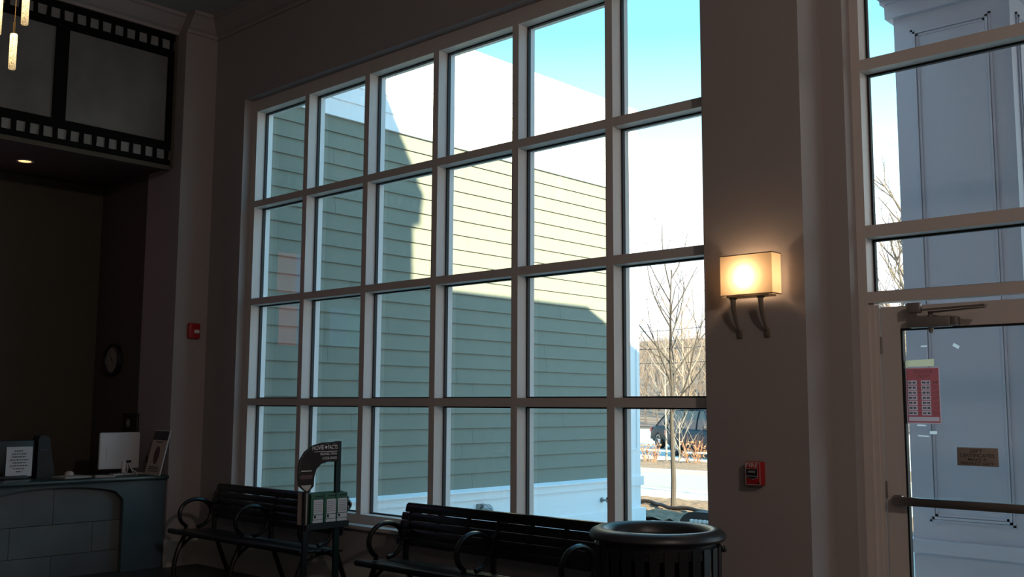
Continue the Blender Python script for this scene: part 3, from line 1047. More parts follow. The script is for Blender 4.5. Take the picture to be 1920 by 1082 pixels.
# ------------------------------------------------------------------ trash can
tx, ty = -3.275, 4.735
tcn = thing('trash_can', (tx, ty, 0), 'round black slatted trash can with wide rolled rim', 'trash can')
rim = [(.255, .80), (.258, .86), (.268, .895), (.285, .913), (.31, .921), (.335, .919), (.358, .908), (.371, .892), (.373, .876), (.362, .862), (.34, .855), (.32, .85), (.315, .80)]
MB().lathe(rim, (tx, ty, 0), 56, closed=True).build('rim', 'can_rim', tcn)
MB().lathe([(.27, .86), (.265, .80), (.25, .08), (.0, .07)], (tx, ty, 0), 40).build('liner', 'black_matte', tcn)
for z, r in ((.80, .338), (.12, .318)):
    MB().lathe([(r - .012, z - .02), (r, z - .02), (r, z + .02), (r - .012, z + .02)], (tx, ty, 0), 48, closed=True).build('band', 'can_black', tcn)
for k_ in range(28):
    a = 2 * PI * (k_ + .5) / 28
    q = MB()
    q.add([(-.026, .345, .835), (.026, .345, .835), (.026, .335, .06), (-.026, .335, .06),
           (-.026, .336, .835), (.026, .336, .835), (.026, .326, .06), (-.026, .326, .06)],
          [(0, 1, 2, 3), (7, 6, 5, 4), (0, 4, 5, 1), (1, 5, 6, 2), (2, 6, 7, 3), (3, 7, 4, 0)])
    q.xform(Matrix.Translation((tx, ty, 0)) @ Matrix.Rotation(a, 4, 'Z')).build('slat', 'can_black', tcn)
MB().lathe([(.30, .0), (.31, .0), (.318, .06), (.0, .07)], (tx, ty, 0), 40).build('base', 'can_black', tcn)
q = MB().lathe([(.0, -.02), (.017, -.015), (.022, 0), (.017, .015), (.0, .02)], (0, 0, 0), 12)
q.xform(Matrix.Translation((tx + .735 * .36, ty + .678 * .36, .805)))
q.build('lid_catch', 'can_black', tcn)
MB().tube([(tx + .735 * .33, ty + .678 * .33, .805), (tx + .735 * .352, ty + .678 * .352, .805)], .012, 8).build('catch_pin', 'can_black', tcn)

# ------------------------------------------------------------------ magazine stand
SXp = -6.30
st = thing('magazine_stand', (SXp - .06, 4.75, 0), 'black magazine stand with curved film strip sign between the benches', 'magazine stand')
MB().box(SXp - .035, SXp - .012, 4.585, 4.625, 0.0, .935).build('post', 'black_plastic', st)
MB().box(SXp - .035, SXp - .012, 4.871, 4.917, 0.0, 1.302).build('post', 'teal_dark', st)
MB().bbox(SXp - .22, SXp + .14, 4.53, 4.99, 0.0, .02, .006).build('base_plate', 'black_plastic', st)
tr_ = MB()
tr_.box(SXp - .11, SXp + .004, 4.60, 4.992, .655, .700)
tr_.box(SXp - .11, SXp - .10, 4.60, 4.992, .700, .90)
tr_.build('tray', 'black_plastic', st)
MB().box(SXp - .11, SXp - .001, 4.598, 4.604, .690, .925).build('side_panel', 'paper_warm', st)
arch = [(4.597, 0.927), (4.528, 0.981), (4.518, 1.04), (4.518, 1.125), (4.531, 1.175), (4.572, 1.232), (4.648, 1.277), (4.73, 1.295), (4.886, 1.3),
        (4.89, 1.146), (4.785, 1.15), (4.726, 1.136), (4.683, 1.099), (4.665, 1.04), (4.662, 0.974), (4.62, 0.937)]
ac = MB().prism(arch, 0, SXp - .012, SXp - .004).build('arched_sign', 'arch_brown', st)
q = MB()
outer = spline([(SXp - .003, y, z) for y, z in arch[2:9]], 5)
for i in range(0, len(outer) - 1, 2):
    a_, b_ = outer[i], outer[i + 1]
    d_ = (b_ - a_)
    nrm = Vector((0, -d_.z, d_.y)).normalized()
    q.add([a_ - nrm * .008, b_ - nrm * .008, b_ - nrm * .016, a_ - nrm * .016], [(0, 1, 2, 3)])
q.build('film_perforations', 'ink', ac, kind='stuff')
MB().prism([(4.545, .985), (4.64, .985), (4.625, .955), (4.60, .94), (4.575, .955)], 0, SXp - .0045, SXp - .003).build('pale_print', 'paper_warm', ac)
MB().prism([(4.54, 1.03), (4.645, 1.03), (4.65, 1.06), (4.54, 1.06)], 0, SXp - .0045, SXp - .003).build('red_print', 'arch_red', ac)
MB().prism([(4.545, 1.085), (4.64, 1.085), (4.64, 1.093), (4.545, 1.093)], 0, SXp - .0045, SXp - .003).build('pale_line', 'paper_warm', ac)
q = MB()
text_mesh(MB(), 'MOVIE', (SXp - .003, 4.640, 1.238), (0, 1, .05), (0, 0, 1), .105, .034).build('lettering', 'arch_ink', ac)
text_mesh(MB(), 'FACTS', (SXp - .003, 4.785, 1.244), (0, 1, 0.0), (0, 0, 1), .090, .032).build('lettering', 'arch_ink', ac)
MB().box(SXp - .0035, SXp - .0025, 4.757, 4.776, 1.250, 1.270).build('film_icon', 'arch_ink', ac)
text_mesh(MB(), 'RELEASES, TRIVIA', (SXp - .003, 4.715, 1.199), (0, 1, 0.0), (0, 0, 1), .155, .020).build('lettering', 'arch_ink', ac)
text_mesh(MB(), '& LOCAL SAVINGS', (SXp - .003, 4.735, 1.169), (0, 1, 0.0), (0, 0, 1), .135, .020).build('lettering', 'arch_ink', ac)
MB().box(SXp - .0035, SXp - .0025, 4.655, 4.872, 1.226, 1.230).build('underline', 'arch_ink', ac)

for k_, (y0, lab) in enumerate(((4.655, 'green and white magazine at the near end of the stand tray'),
                                (4.775, 'green and white magazine in the middle of the stand tray'),
                                (4.88, 'green and white magazine at the far end of the stand tray'))):
    mg = thing('magazine', (SXp - .04, y0 + .045, .70), lab, 'magazine', 'magazines in the stand')
    y1 = y0 + .098
    q = MB()
    for j in range(5):
        q.box(SXp - .085 + j * .016, SXp - .073 + j * .016, y0 - .018 + j * .003, y1 - .004, .70, .922 - j * .002)
    q.build('stack_of_copies', 'green_cover', mg)
    MB().box(SXp - .004, SXp - .001, y0 - .016, y1, .702, .915).build('cover', 'green_cover', mg)
    q = MB()
    q.box(SXp - .001, SXp + .001, y0 + .008, y1 - .004, .765, .872)
    q.box(SXp - .001, SXp + .001, y0 + .004, y1 - .004, .728, .760)
    q.box(SXp - .001, SXp + .001, y0 + .002, y1 - .004, .704, .724)
    q.build('white_panels', 'paper', mg)
    q = MB()
    for z in range(6):
        q.box(SXp + .001, SXp + .0016, y0 + .016, y1 - .012, .782 + z * .014, .7845 + z * .014)
    q.box(SXp + .001, SXp + .0016, y0 + .012, y0 + .030, .738, .757)
    q.box(SXp + .001, SXp + .0016, y0 + .020, y1 - .010, .893, .901)
    q.build('print', 'teal_dark', mg, kind='stuff')

# ================================================================== OUTSIDE
GZ = -0.10
# ------------------------------------------------------------------ neighbouring wing
WX = -9.0
wing = thing('siding_building', (WX - 2, 9.0, GZ), 'building wing with grey green lap siding and white trim outside the window', 'building')
MB().box(WX - 6, WX - .04, OUT + .005, 12.52, GZ - .2, 6.08).build('wall_core', 'siding', wing)
# lap siding boards with staggered butt joints
zc = 0.56
row = 0
EXPO = 0.1845
while zc < 4.78:
    top = min(zc + EXPO + .012, 4.80)
    cuts = [OUT + .01]
    y = OUT + rnd.uniform(.6, 3.4)
    while y < 12.0:
        cuts.append(y)
        y += 3.66
    cuts.append(12.18)
    for a, b_ in zip(cuts, cuts[1:]):
        q = MB()
        a2, b2 = a + .0015, b_ - .0015
        q.add([(WX - .028, a2, zc + .006), (WX - .004, a2, zc), (WX - .024, a2, top + .004), (WX - .034, a2, top + .004),
               (WX - .028, b2, zc + .006), (WX - .004, b2, zc), (WX - .024, b2, top + .004), (WX - .034, b2, top + .004)],
              [(0, 1, 2, 3), (7, 6, 5, 4), (1, 5, 6, 2), (0, 4, 5, 1), (3, 2, 6, 7), (0, 3, 7, 4)])
        q.build('siding_board', 'siding', wing)
    zc += EXPO
    row += 1
# white boards above the siding
zc = 4.80
while zc < 6.05:
    q = MB()
    tp = min(zc + .21, 6.10)
    q.add([(WX - .03, OUT + .01, zc), (WX + .012, OUT + .01, zc), (WX, OUT + .01, tp), (WX - .03, OUT + .01, tp),
           (WX - .03, 12.18, zc), (WX + .012, 12.18, zc), (WX, 12.18, tp), (WX - .03, 12.18, tp)],
          [(0, 1, 2, 3), (7, 6, 5, 4), (1, 5, 6, 2), (0, 4, 5, 1), (3, 2, 6, 7), (0, 3, 7, 4)])
    q.build('frieze_board', 'ext_white', wing)
    zc += .20
# base skirting
MB().box(WX - .03, WX + .02, OUT + .01, 12.18, .09, .42).build('skirting_board', 'ext_white', wing)
MB().box(WX - .03, WX + .035, OUT + .01, 12.18, GZ - .1, .09).build('plinth_board', 'ext_white', wing)
MB().box(WX - .03, WX + .048, OUT + .01, 12.18, .42, .515).build('water_table_board', 'ext_white', wing)
MB().prism([(WX - .03, .515), (WX + .085, .515), (WX + .085, .53), (WX + .0, .56), (WX - .03, .56)], 1, OUT + .01, 12.18).build('drip_cap', 'ext_white', wing)
# corner pilaster with panel
MB().box(WX - .45, WX + .02, 12.16, 12.57, GZ - .1, 6.1).build('corner_pilaster', 'ext_white', wing)
pq = MB()
pq.box(WX + .02, WX + .045, 12.165, 12.62, .42, .55)
pq.box(WX + .02, WX + .06, 12.165, 12.64, GZ - .1, .09)
pq.build('pilaster_base', 'ext_white', wing)
pm = MB()
for a, b_ in ((12.24, 12.255), (12.475, 12.49)):
    pm.box(WX + .02, WX + .034, a, b_, .95, 5.0)
pm.box(WX + .02, WX + .034, 12.24, 12.49, .935, .95)
pm.build('panel_moulding', 'ext_white', wing)
MB().box(WX - 6, WX + .02, OUT + .01, 12.60, 6.10, 6.14).build('roof_edge', 'ext_white', wing)
# bulkhead light on the skirting
bl = thing('bulkhead_lamp', (WX + .02, 9.22, .30), 'glass jar wall lamp low on the white skirting outside', 'lamp')
MB().bbox(WX + .02, WX + .05, 9.10, 9.21, .24, .37, .006).build('back_box', 'alarm_grey', bl)
q = MB().lathe([(.0, .17), (.03, .165), (.055, .14), (.065, .08), (.062, .02), (.05, .0)], (0, 0, 0), 14)
q.xform(Matrix.Translation((WX + .05, 9.18, .305)) @ Matrix.Rotation(PI / 2, 4, 'Y'))
q.build('glass_jar', glass_mat('jar_glass', (.75, .78, .8)), bl)
q = MB()
for a in range(6):
    t_ = a * PI / 3
    q.tube([(WX + .05, 9.18 + .068 * math.cos(t_), .305 + .068 * math.sin(t_)), (WX + .14, 9.18 + .068 * math.cos(t_), .305 + .068 * math.sin(t_)), (WX + .225, 9.18, .305)], .004, 5)
q.build('guard_wire', 'alarm_grey', bl)
MB().lathe([(0, 0), (.02, .01), (.025, .05), (.0, .09)], (0, 0, 0), 10).xform(Matrix.Translation((WX + .05, 9.18, .305)) @ Matrix.Rotation(PI / 2, 4, 'Y')).build('bulb', 'alarm_white', bl)
# hose tap
tp_ = thing('hose_tap', (WX + .02, 11.62, .25), 'small metal hose tap on the white skirting near the corner', 'tap')
MB().tube([(WX + .02, 11.62, .26), (WX + .10, 11.62, .26), (WX + .13, 11.62, .235)], .016, 8).build('spout', 'alarm_grey', tp_)
MB().lathe([(.0, 0), (.035, 0), (.035, .01), (.0, .012)], (0, 0, 0), 14).xform(Matrix.Translation((WX + .022, 11.62, .26)) @ Matrix.Rotation(PI / 2, 4, 'Y')).build('flange', 'alarm_grey', tp_)
MB().lathe([(.0, 0), (.028, .002), (.034, .012), (.0, .02)], (0, 0, 0), 12).xform(Matrix.Translation((WX + .09, 11.67, .27)) @ Matrix.Rotation(-PI / 2, 4, 'X')).build('wheel', 'black_plastic', tp_)
MB().tube([(WX + .09, 11.62, .265), (WX + .09, 11.672, .27)], .006, 6).build('stem', 'black_plastic', tp_)

# ------------------------------------------------------------------ upper storey and cornice, unseen and shaped for the wing's shadow; portico
up = thing('shadow_storey', (-4.8, 0, 5.8), 'unseen upper storey with cornice, shaped to cast the shadow on the wing', 'building')
MB().box(-9.45, -0.20, YB, OUT, 5.81, 7.99).build('shadow_storey_wall', 'ext_white', up)
cn = MB()
cprof = [(0.0, 7.67), (.03, 7.70), (.05, 7.80), (.09, 7.90), (.12, 7.98), (.13, 8.10), (0, 8.10)]
cn.prism([(OUT + d, z) for d, z in cprof], 0, -9.45, -0.09)
cn.prism([(-.20 + d * .9, z) for d, z in cprof], 1, YB, OUT + .11)
cn.build('shadow_cornice', 'ext_white', up)
MB().box(-9.44, -.21, YB, OUT - .01, 7.99, 8.06).build('roof_deck', 'roof_dark', up)

pf = thing('entrance_portico', (1.2, 8.3, GZ), 'white entrance portico with square panelled column outside the door', 'portico')
PZ0, PZ1 = 5.09, 5.49
MB().prism([(-3.43, OUT + .22), (6.2, OUT + .22), (6.2, 10.9), (-2.03, 10.9), (-3.43, 9.96)], 2, PZ0, PZ1).build('portico_shadow_roof', 'ext_column', pf)  # unseen roof, outline shaped to cast the lower shadow on the wing


def column(x0, y0, wd=0.94):
    x1, y1 = x0 + wd, y0 + wd
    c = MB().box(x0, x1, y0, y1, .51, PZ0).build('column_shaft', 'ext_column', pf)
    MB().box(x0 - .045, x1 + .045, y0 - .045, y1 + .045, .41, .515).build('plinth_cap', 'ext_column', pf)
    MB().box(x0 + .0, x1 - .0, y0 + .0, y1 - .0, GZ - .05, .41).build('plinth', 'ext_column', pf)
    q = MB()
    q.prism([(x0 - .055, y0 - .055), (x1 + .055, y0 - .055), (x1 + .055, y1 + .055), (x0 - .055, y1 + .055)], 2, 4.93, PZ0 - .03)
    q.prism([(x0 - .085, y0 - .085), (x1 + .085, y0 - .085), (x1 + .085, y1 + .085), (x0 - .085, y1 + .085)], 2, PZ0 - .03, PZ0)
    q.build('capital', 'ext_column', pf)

    def panel(fix, lo, hi, along_x, sgn):
        q = MB()
        for ins, pr_ in ((0.0, .014), (.022, .024), (.045, .010)):
            a, b_ = lo + .145 + ins, hi - .145 - ins
            z0, z1 = .664 + ins, 4.795 - ins
            t = .018
            d = sorted((fix, fix + sgn * pr_))
            for (u0, u1, v0, v1) in ((a, a + t, z0, z1), (b_ - t, b_, z0, z1), (a, b_, z0, z0 + t), (a, b_, z1 - t, z1)):
                if along_x:
                    q.box(u0, u1, d[0], d[1], v0, v1)
                else:
                    q.box(d[0], d[1], u0, u1, v0, v1)
        q.build('panel_moulding', 'ext_column', c)
    panel(y0, x0, x1, True, -1)
    panel(x1, y0, y1, False, 1)
    panel(x0, y0, y1, False, -1)
    return c


nb = thing('sun_blocker', (9, 8, GZ), 'unseen block added right of the portico to keep the sun off the column', 'building')  # unseen mass added to block the sun under the portico
MB().box(6.3, 14.0, OUT + .3, 10.85, GZ, 5.5).build('sun_block', 'siding', nb)
MB().box(6.25, 14.1, OUT + .25, 10.9, 5.5, 5.6).build('roof_edge', 'ext_white', nb)
MB().box(4.45, 14.0, YB, OUT + .2, GZ, 7.2).build('sun_block_rear', 'siding', nb)
column(-3.345, 8.5)
column(4.4, 8.5)

# ------------------------------------------------------------------ ground
def rough_plane(poly_x, poly_y, z, nx, ny, amp, name, material, skew=0.0):
    vs, fs = [], []
    for j in range(ny + 1):
        for i in range(nx + 1):
            u, v = i / nx, j / ny
            x = poly_x[0] + (poly_x[1] - poly_x[0]) * u
            y = poly_y[0] + (poly_y[1] - poly_y[0]) * v + skew * (x - poly_x[0])
            vs.append((x, y, z + (rnd.uniform(-amp, amp) if amp else 0)))
    for j in range(ny):
        for i in range(nx):
            a = j * (nx + 1) + i
            fs.append((a, a + 1, a + nx + 2, a + nx + 1))
    q = MB()
    q.add(vs, fs, True)
    return struct(q.build(name, material))


rough_plane((-260, 120), (OUT, 420), GZ - .06, 4, 4, 0, 'ground', 'far_ground')
rough_plane((-9.0, 8), (OUT, 12.9), GZ - .02, 6, 6, 0, 'sidewalk', 'concrete')
# mulch bed, pavement, road and far bed run along x
rough_plane((-20, -5.0), (12.9, 15.9), GZ, 150, 34, .028, 'mulch_bed', 'mulch')
struct(MB().box(-90, 40, 15.9, 17.7, GZ - .05, GZ + .01).build('path', 'concrete'))
struct(MB().box(-90, 40, 17.7, 22.2, GZ - .05, GZ - .005).build('road', 'road'))
struct(MB().box(-90, 40, 22.0, 22.2, GZ - .05, GZ + .08).build('kerb', 'concrete'))
rough_plane((-50, 10), (22.2, 26.0), GZ + .05, 220, 14, .04, 'far_mulch_bed', 'mulch')
struct(MB().box(-110, 40, 26.0, 62, GZ - .05, GZ + .02).build('parking_lot', 'concrete'))
# hill
vs, fs = [], []
NX, NY = 60, 24
for j in range(NY + 1):
    for i in range(NX + 1):
        x = -260 + 380 * i / NX
        y = 70 + 170 * j / NY
        u = j / NY
        z = GZ + 19.0 * (u ** 0.9) + rnd.uniform(-.3, .3) * u + 1.2 * math.sin(x * .03) * u
        vs.append((x, y, z))
for j in range(NY):
    for i in range(NX):
        a = j * (NX + 1) + i
        fs.append((a, a + 1, a + NX + 2, a + NX + 1))
q = MB()
q.add(vs, fs, True)
struct(q.build('hillside', 'hill'))


# ------------------------------------------------------------------ trees
def grow(mb, p, d, length, rad, depth, r, spread=.55, up=.15, n=5):
    pts, rads = [Vector(p)], [rad]
    cur, dr = Vector(p), Vector(d).normalized()
    seg = 4
    for k in range(seg):
        dr = (dr + Vector((r.uniform(-.13, .13), r.uniform(-.13, .13), r.uniform(-.05, .13) + up * .3))).normalized()
        cur = cur + dr * length / seg
        pts.append(cur.copy())
        rads.append(rad * (1 - .6 * (k + 1) / seg))
    mb.tube(pts, rads, n, False)
    if depth > 0:
        for k in range(r.randint(2, 4)):
            i = r.randint(1, seg)
            ax = Vector((r.uniform(-1, 1), r.uniform(-1, 1), r.uniform(-.2, .6))).normalized()
            nd = (dr * (1 - spread) + ax * spread + Vector((0, 0, up))).normalized()
            grow(mb, pts[i], nd, length * r.uniform(.5, .75), max(rads[i] * .7, .0025), depth - 1, r, spread, up, max(3, n - 1))


def bare_tree(name, base_, height, rad, label, group, material, seed, nb=9, depth=2, trunk_frac=.8, fork=.3, lean=0.0, cat='tree'):
    r = random.Random(seed)
    t_ = thing(name, base_, label, cat, group)
    bx, by, bz = base_
    pts, rads = [], []
    for k in range(9):
        u = k / 8
        pts.append((bx + r.uniform(-.02, .02) * height * .2 + lean * u * height, by + r.uniform(-.02, .02) * height * .2, bz - .05 + u * height * trunk_frac))
        rads.append(rad * (1 - .8 * u))
    MB().tube(pts, rads, 8).build('trunk', material, t_)
    for k in range(nb):
        u = fork + (1 - fork) * (k + .3) / nb
        i = min(int(u * 8), 7)
        f_ = u * 8 - i
        p = Vector(pts[i]).lerp(Vector(pts[i + 1]), f_)
        a = k * 2.4 + r.uniform(-.4, .4)
        d = Vector((math.cos(a), math.sin(a), .9 + u * .6))
        mb = MB()
        grow(mb, p, d, height * (.42 - .2 * u) * r.uniform(.8, 1.15), rad * (.55 - .3 * u), depth, r)
        mb.build('branch', material, t_)
    return t_


bare_tree('young_tree', (-9.70, 14.5, GZ), 4.6, .046, 'slender bare young tree in the mulch bed outside the window', None, 'bark', 11, 12, 2, .88, .38)
bare_tree('young_tree', (-17.45, 25.75, GZ), 4.2, .035, 'thin bare sapling in front of the parked cars', None, 'bark_white', 23, 8, 2, .9, .35)
bare_tree('pale_sapling', (-16.95, 25.7, GZ), 2.3, .030, 'low forking pale sapling between the rusty shrubs', None, 'bark_white', 57, 9, 2, .55, .12)
bare_tree('bare_tree', (-7.4, 16.2, GZ), 5.2, .055, 'bare tree reaching in from behind the wall edge', None, 'bark', 5, 10, 2, .85, .30, -.03)
bare_tree('tall_bare_tree', (-12.9, 33.5, GZ), 9.6, .17, 'tall pale bare tree seen through the entrance glass', None, 'bark_pale', 41, 14, 3, .9, .25)
bare_tree('tall_bare_tree', (-15.8, 41.0, GZ), 9.5, .15, 'farther bare tree behind the tall one at the entrance', None, 'bark_pale', 77, 12, 3, .9, .25)


# low twiggy shrubs with rusty leaves
def shrub(x, y, h, label, seed):
    r = random.Random(seed)
    s = thing('twiggy_shrub', (x, y, GZ + .05), label, 'shrub', 'rusty shrubs by the parking lot')
    mb = MB()
    for k in range(16):
        a = r.uniform(0, 2 * PI)
        sp_ = r.uniform(.2, .75)
        grow(mb, (x + .12 * math.cos(a), y + .12 * math.sin(a), GZ), (math.cos(a) * sp_, math.sin(a) * sp_, 1), h * r.uniform(.6, 1.0), .012, 1, r, .5, .1, 4)
    mb.build('twigs', 'rust_twig', s)
    mb = MB()
    for k in range(80):
        a = r.uniform(0, 2 * PI)
        rr_ = h * .55 * math.sqrt(r.random())
        z = GZ + h * r.uniform(.25, 1.0)
        c = Vector((x + rr_ * math.cos(a), y + rr_ * math.sin(a), z))
        u_ = Vector((r.uniform(-1, 1), r.uniform(-1, 1), r.uniform(-1, 1))).normalized() * .045
        v_ = u_.cross(Vector((r.uniform(-1, 1), r.uniform(-1, 1), r.uniform(-1, 1)))).normalized() * .022
        mb.add([c - u_, c + v_, c + u_, c - v_], [(0, 1, 2, 3)])
    o = mb.build('dry_leaves', 'rust_twig', s)
    o['kind'] = 'stuff'


shrub(-17.5, 25.0, .60, 'rusty dry shrub nearest the white building corner', 3)
shrub(-16.3, 25.4, .68, 'rusty dry shrub beside the dark blue car', 4)

# woods: a few individual trees, the rest as one body of stems
proto = None
wr = random.Random(19)
spots = []
for k in range(34):
    # scattered over the far side of the parking lot in the two view corridors and around them
    ang = math.radians(wr.uniform(24, 37) if k < 22 else wr.uniform(14, 24))
    dist = wr.uniform(60, 100)
    if k % 2 == 0:
        spots.append((-math.sin(ang) * dist, math.cos(ang) * dist, wr.uniform(.75, 1.25), wr.uniform(0, 6.28)))
for k, (x, y, s, a) in enumerate(spots):
    if proto is None:
        proto = bare_tree('woodland_tree', (0, 0, 0), 8.5, .13, 'distant bare tree on the hillside beyond the parking lot', 'distant bare hillside trees', 'far_bark', 99, 10, 2, .9, .2)
        t_ = proto
    else:
        t_ = copy_tree(proto)
    u = max(0.0, (y - 70) / 170)
    t_.location = (x, y, GZ + 19.0 * (u ** .9) - .2 if u > 0 else GZ)
    t_.scale = (s, s, s)
    t_.rotation_euler = (0, 0, a)
mb = MB()
for k in range(2600):
    ang = math.radians(wr.uniform(12, 40))
    dist = wr.uniform(85, 250)
    x, y = -math.sin(ang) * dist, math.cos(ang) * dist
    u = max(0.0, min(1.0, (y - 70) / 170))
    z = GZ + 19.0 * (u ** .9) - .5
    h = wr.uniform(2.5, 5.5)
    mb.tube([(x, y, z), (x + wr.uniform(-.3, .3), y, z + h * .5), (x + wr.uniform(-.8, .8), y + wr.uniform(-.5, .5), z + h)], [.10, .07, .01], 3, False)
    for j in range(2):
        zz = z + h * wr.uniform(.35, .7)
        mb.tube([(x, y, zz), (x + wr.uniform(-1.1, 1.1), y + wr.uniform(-.6, .6), zz + h * .3)], [.05, .01], 3, False)
wd = mb.build('bare_woods', 'far_bark')
wd['kind'] = 'stuff'
tag(wd, 'bare brown woods covering the far hillside', 'woods')

# utility poles and power lines
for k, (x, y, lab) in enumerate(((-62, 70, 'utility pole left of the parking lot view'), (-22, 58, 'utility pole to the right of the parking lot view'))):
    up_ = thing('utility_pole', (x, y, GZ), lab, 'pole')
    MB().tube([(x, y, GZ), (x, y, 9.2)], [.14, .09], 8).build('pole', 'bark', up_)
    MB().box(x - 1.1, x + 1.1, y - .05, y + .05, 8.5, 8.65).build('cross_arm', 'bark', up_)
for k, (za, zb, lab) in enumerate(((8.6, 8.6, 'topmost power line crossing the hillside'), (7.3, 7.1, 'middle power line crossing the hillside'), (6.2, 6.0, 'lowest power line crossing the hillside'))):
    pts = []
    for i in range(17):
        u = i / 16
        pts.append((-62 + 40 * u, 70 - 12 * u + .15, za + (zb - za) * u - 1.3 * 4 * u * (1 - u)))
    tag(MB().tube(pts, .022, 4).build('power_line', 'black_plastic'), lab, 'power line')


# ------------------------------------------------------------------ cars
def car(name, label, loc, rz, length, width, height, paint, suv, seed=1):
    c = thing(name, (0, 0, 0), label, 'car')
    hl, hw = length / 2, width / 2
    zb = .20
    belt = .60 * height if not suv else .58 * height

    def loft(secs):
        vs, fs = [], []
        n = len(secs[0])
        for s in secs:
            vs += s
        for i in range(len(secs) - 1):
            for j in range(n):
                fs.append((i * n + j, i * n + (j + 1) % n, (i + 1) * n + (j + 1) % n, (i + 1) * n + j))
        fs.append(tuple(range(n))[::-1])
        fs.append(tuple(range((len(secs) - 1) * n, len(secs) * n)))
        return MB().add(vs, fs, True)
    secs = []
    #          x(-1 rear..1 front), top, bottom, half width
    prof = [(-1.0, .62, .45, .80), (-.975, .86, .34, .90), (-.93, .97, .28, .96), (-.75, 1.0, .24, .99), (-.4, 1.0, .22, 1.0), (.1, .99, .22, 1.0), (.45, .96, .22, .99), (.7, .88, .24, .97), (.9, .78, .28, .92), (.975, .64, .36, .84), (1.0, .52, .42, .74)]
    for x, tp_f, bt, wf in prof:
        zt_ = belt * tp_f
        z0 = bt if not suv else bt + .06
        w_ = hw * wf
        secs.append([(x * hl, -w_ * .88, z0), (x * hl, -w_, z0 + (zt_ - z0) * .3), (x * hl, -w_, z0 + (zt_ - z0) * .62), (x * hl, -w_ * .94, z0 + (zt_ - z0) * .9), (x * hl, -w_ * .86, zt_),
                     (x * hl, w_ * .86, zt_), (x * hl, w_ * .94, z0 + (zt_ - z0) * .9), (x * hl, w_, z0 + (zt_ - z0) * .62), (x * hl, w_, z0 + (zt_ - z0) * .3), (x * hl, w_ * .88, z0)])
    loft(secs).build('body', paint, c)
    # cabin: glass band then roof
    if suv:
        lo = [(-.93, .45)]
        xr0, xr1, xt0, xt1 = -.95, .42, -.86, .12
    else:
        xr0, xr1, xt0, xt1 = -.80, .40, -.46, .10
    gl_ = MB()
    vs = []
    for (xa, xb, w_, z) in ((xr0, xr1, .86, belt * .985), ((xr0 + xt0) / 2 - .01, (xr1 + xt1) / 2 + .01, .80, (belt + height * .95) / 2), (xt0, xt1, .70, height * .955)):
        vs.append([(xa * hl, -w_ * hw, z), (xb * hl, -w_ * hw, z), (xb * hl, w_ * hw, z), (xa * hl, w_ * hw, z)])
    pts = sum(vs, [])
    gl_.add(pts, [(0, 1, 5, 4), (1, 2, 6, 5), (2, 3, 7, 6), (3, 0, 4, 7), (4, 5, 9, 8), (5, 6, 10, 9), (6, 7, 11, 10), (7, 4, 8, 11)])
    gl_.build('window_glass', 'car_glass', c)
    secs = []
    for x, z, w_ in ((xt0 - .05, height * .935, .62), (xt0, height * .975, .70), ((xt0 + xt1) / 2, height, .72), (xt1, height * .978, .70), (xt1 + .06, height * .935, .64)):
        secs.append([(x * hl, -w_ * hw, z - .03), (x * hl, -w_ * hw * .97, z), (x * hl, w_ * hw * .97, z), (x * hl, w_ * hw, z - .03)])
    loft(secs).build('roof', paint, c)
    for sgn in (-1, 1):
        for xa, xb in ((xr0, xt0), (xr1, xt1), (-.02, -.03), (-.48 if suv else -.50, -.46)):
            MB().tube([(xa * hl, sgn * .862 * hw, belt * .98), ((xa + xb) / 2 * hl, sgn * .80 * hw, (belt + height * .95) / 2), (xb * hl, sgn * .70 * hw, height * .96)], .03, 6).build('pillar', paint, c)
        for xx in (-.15, .22):
            MB().bbox(xx * hl - .07, xx * hl + .07, sgn * hw * .985 - .012, sgn * hw * .985 + .012, belt * .80, belt * .83, .004).build('door_handle', paint, c)
        MB().bbox(.33 * hl, .37 * hl, sgn * hw * 1.0 - .07, sgn * hw * 1.0 + .07, belt, belt + .12, .02).build('wing_mirror', paint, c)
        MB().bbox(-.985 * hl, -.90 * hl, min(sgn * hw * .62, sgn * hw * .95), max(sgn * hw * .62, sgn * hw * .95), belt * .72, belt * .92, .02).build('tail_light', 'tail_red', c)
        MB().bbox(.90 * hl, .965 * hl, min(sgn * hw * .55, sgn * hw * .88), max(sgn * hw * .55, sgn * hw * .88), belt * .62, belt * .74, .02).build('headlight', 'alarm_white', c)
    MB().bbox(-1.02 * hl, -.93 * hl, -hw * .88, hw * .88, .36, .52, .03).build('rear_bumper', paint, c)
    MB().box(-1.022 * hl, -1.015 * hl, -.26, .26, .62 * belt, .62 * belt + .12).build('number_plate', 'paper', c)
    rw = .33 if not suv else .36
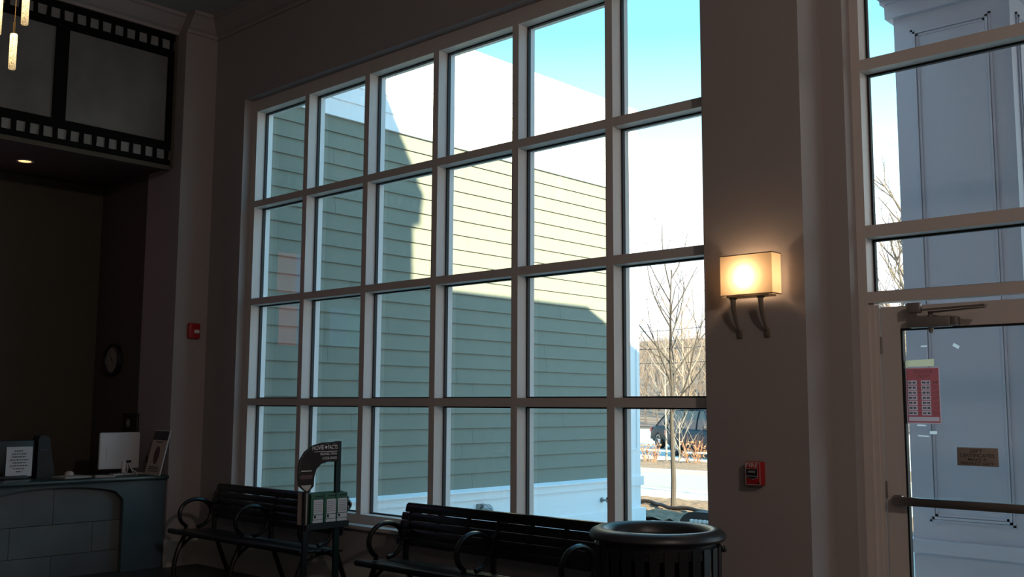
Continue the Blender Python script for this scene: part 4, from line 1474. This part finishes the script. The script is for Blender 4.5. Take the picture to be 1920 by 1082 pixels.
    for xx in (-.62, .62):
        for sgn in (-1, 1):
            cy = sgn * (hw - .11)
            q = MB().lathe([(rw * .62, -.10), (rw * .93, -.11), (rw, -.08), (rw, .08), (rw * .93, .11), (rw * .62, .10)], (0, 0, 0), 24, closed=True)
            q.xform(Matrix.Translation((xx * hl, cy, rw)) @ Matrix.Rotation(PI / 2, 4, 'X'))
            wh = q.build('wheel', 'tyre', c)
            q = MB()
            for k in range(5):
                a = 2 * PI * k / 5
                q.add([(-.03, .0, -.02), (.03, .0, -.02), (.02, rw * .64, .0), (-.02, rw * .64, .0), (-.03, .0, .02), (.03, .0, .02), (.02, rw * .64, .03), (-.02, rw * .64, .03)],
                      [(0, 1, 2, 3), (4, 5, 6, 7), (0, 4, 7, 3), (1, 2, 6, 5), (2, 3, 7, 6), (0, 1, 5, 4)])
                q.v[-8:] = [tuple(Matrix.Rotation(a, 4, 'Z') @ Vector(p)) for p in q.v[-8:]]
            q.lathe([(rw * .58, -.05), (rw * .64, -.05), (rw * .64, .06), (rw * .58, .06)], (0, 0, 0), 24, closed=True)
            q.xform(Matrix.Translation((xx * hl, cy + sgn * .05, rw)) @ Matrix.Rotation(PI / 2, 4, 'X'))
            q.build('rim', 'alloy', wh)
    c.location = loc
    c.rotation_euler = (0, 0, rz)
    return c


car('parked_car', 'dark blue hatchback parked nearest behind the young tree', (-17.87, 29.42, GZ + .02), math.radians(-30), 4.6, 1.85, 1.58, 'car_blue', True)
car('parked_car', 'black sedan parked behind the dark blue car', (-21.6, 33.93, GZ + .02), math.radians(-30), 4.8, 1.82, 1.50, 'car_black', False)

# ------------------------------------------------------------------ small things in the near bed
pts = []
for k in range(22):
    u = k / 21
    pts.append((-10.45 + 2.1 * u, 14.6 - .95 * u + .10 * math.sin(u * 11), GZ + .055 + .012 * math.sin(u * 23)))
tag(MB().tube(pts, .032, 8).build('drain_hose', 'drain_brown'), 'dark hose lying across the mulch bed outside', 'hose')
for k, (x, y, z, lab) in enumerate(((-8.05, 12.75, -.06, 'curved dark drain cover nearest the window outside'), (-7.95, 13.55, -.06, 'curved dark drain cover farther out in the mulch'))):
    dr = thing('drain_cover', (x, y, GZ), lab, 'drain cover', 'dark curved covers in the mulch')
    prof = [(-.26, .02), (-.20, .09), (-.12, .135), (-.04, .15), (.26, .15), (.26, .045), (-.02, .045), (-.10, .03), (-.16, .0), (-.26, .0)]
    MB().prism([(x + a, z + b_) for a, b_ in prof], 1, y - .16, y + .16).build('cover', 'drain_brown', dr)
    for j in range(5):
        MB().lathe([(0, -.03), (.028, -.02), (.035, 0), (.028, .018), (0, .025)], (x - .04 + j * .07, y - .19, z + .03), 10).build('pebble', 'pebble', dr)
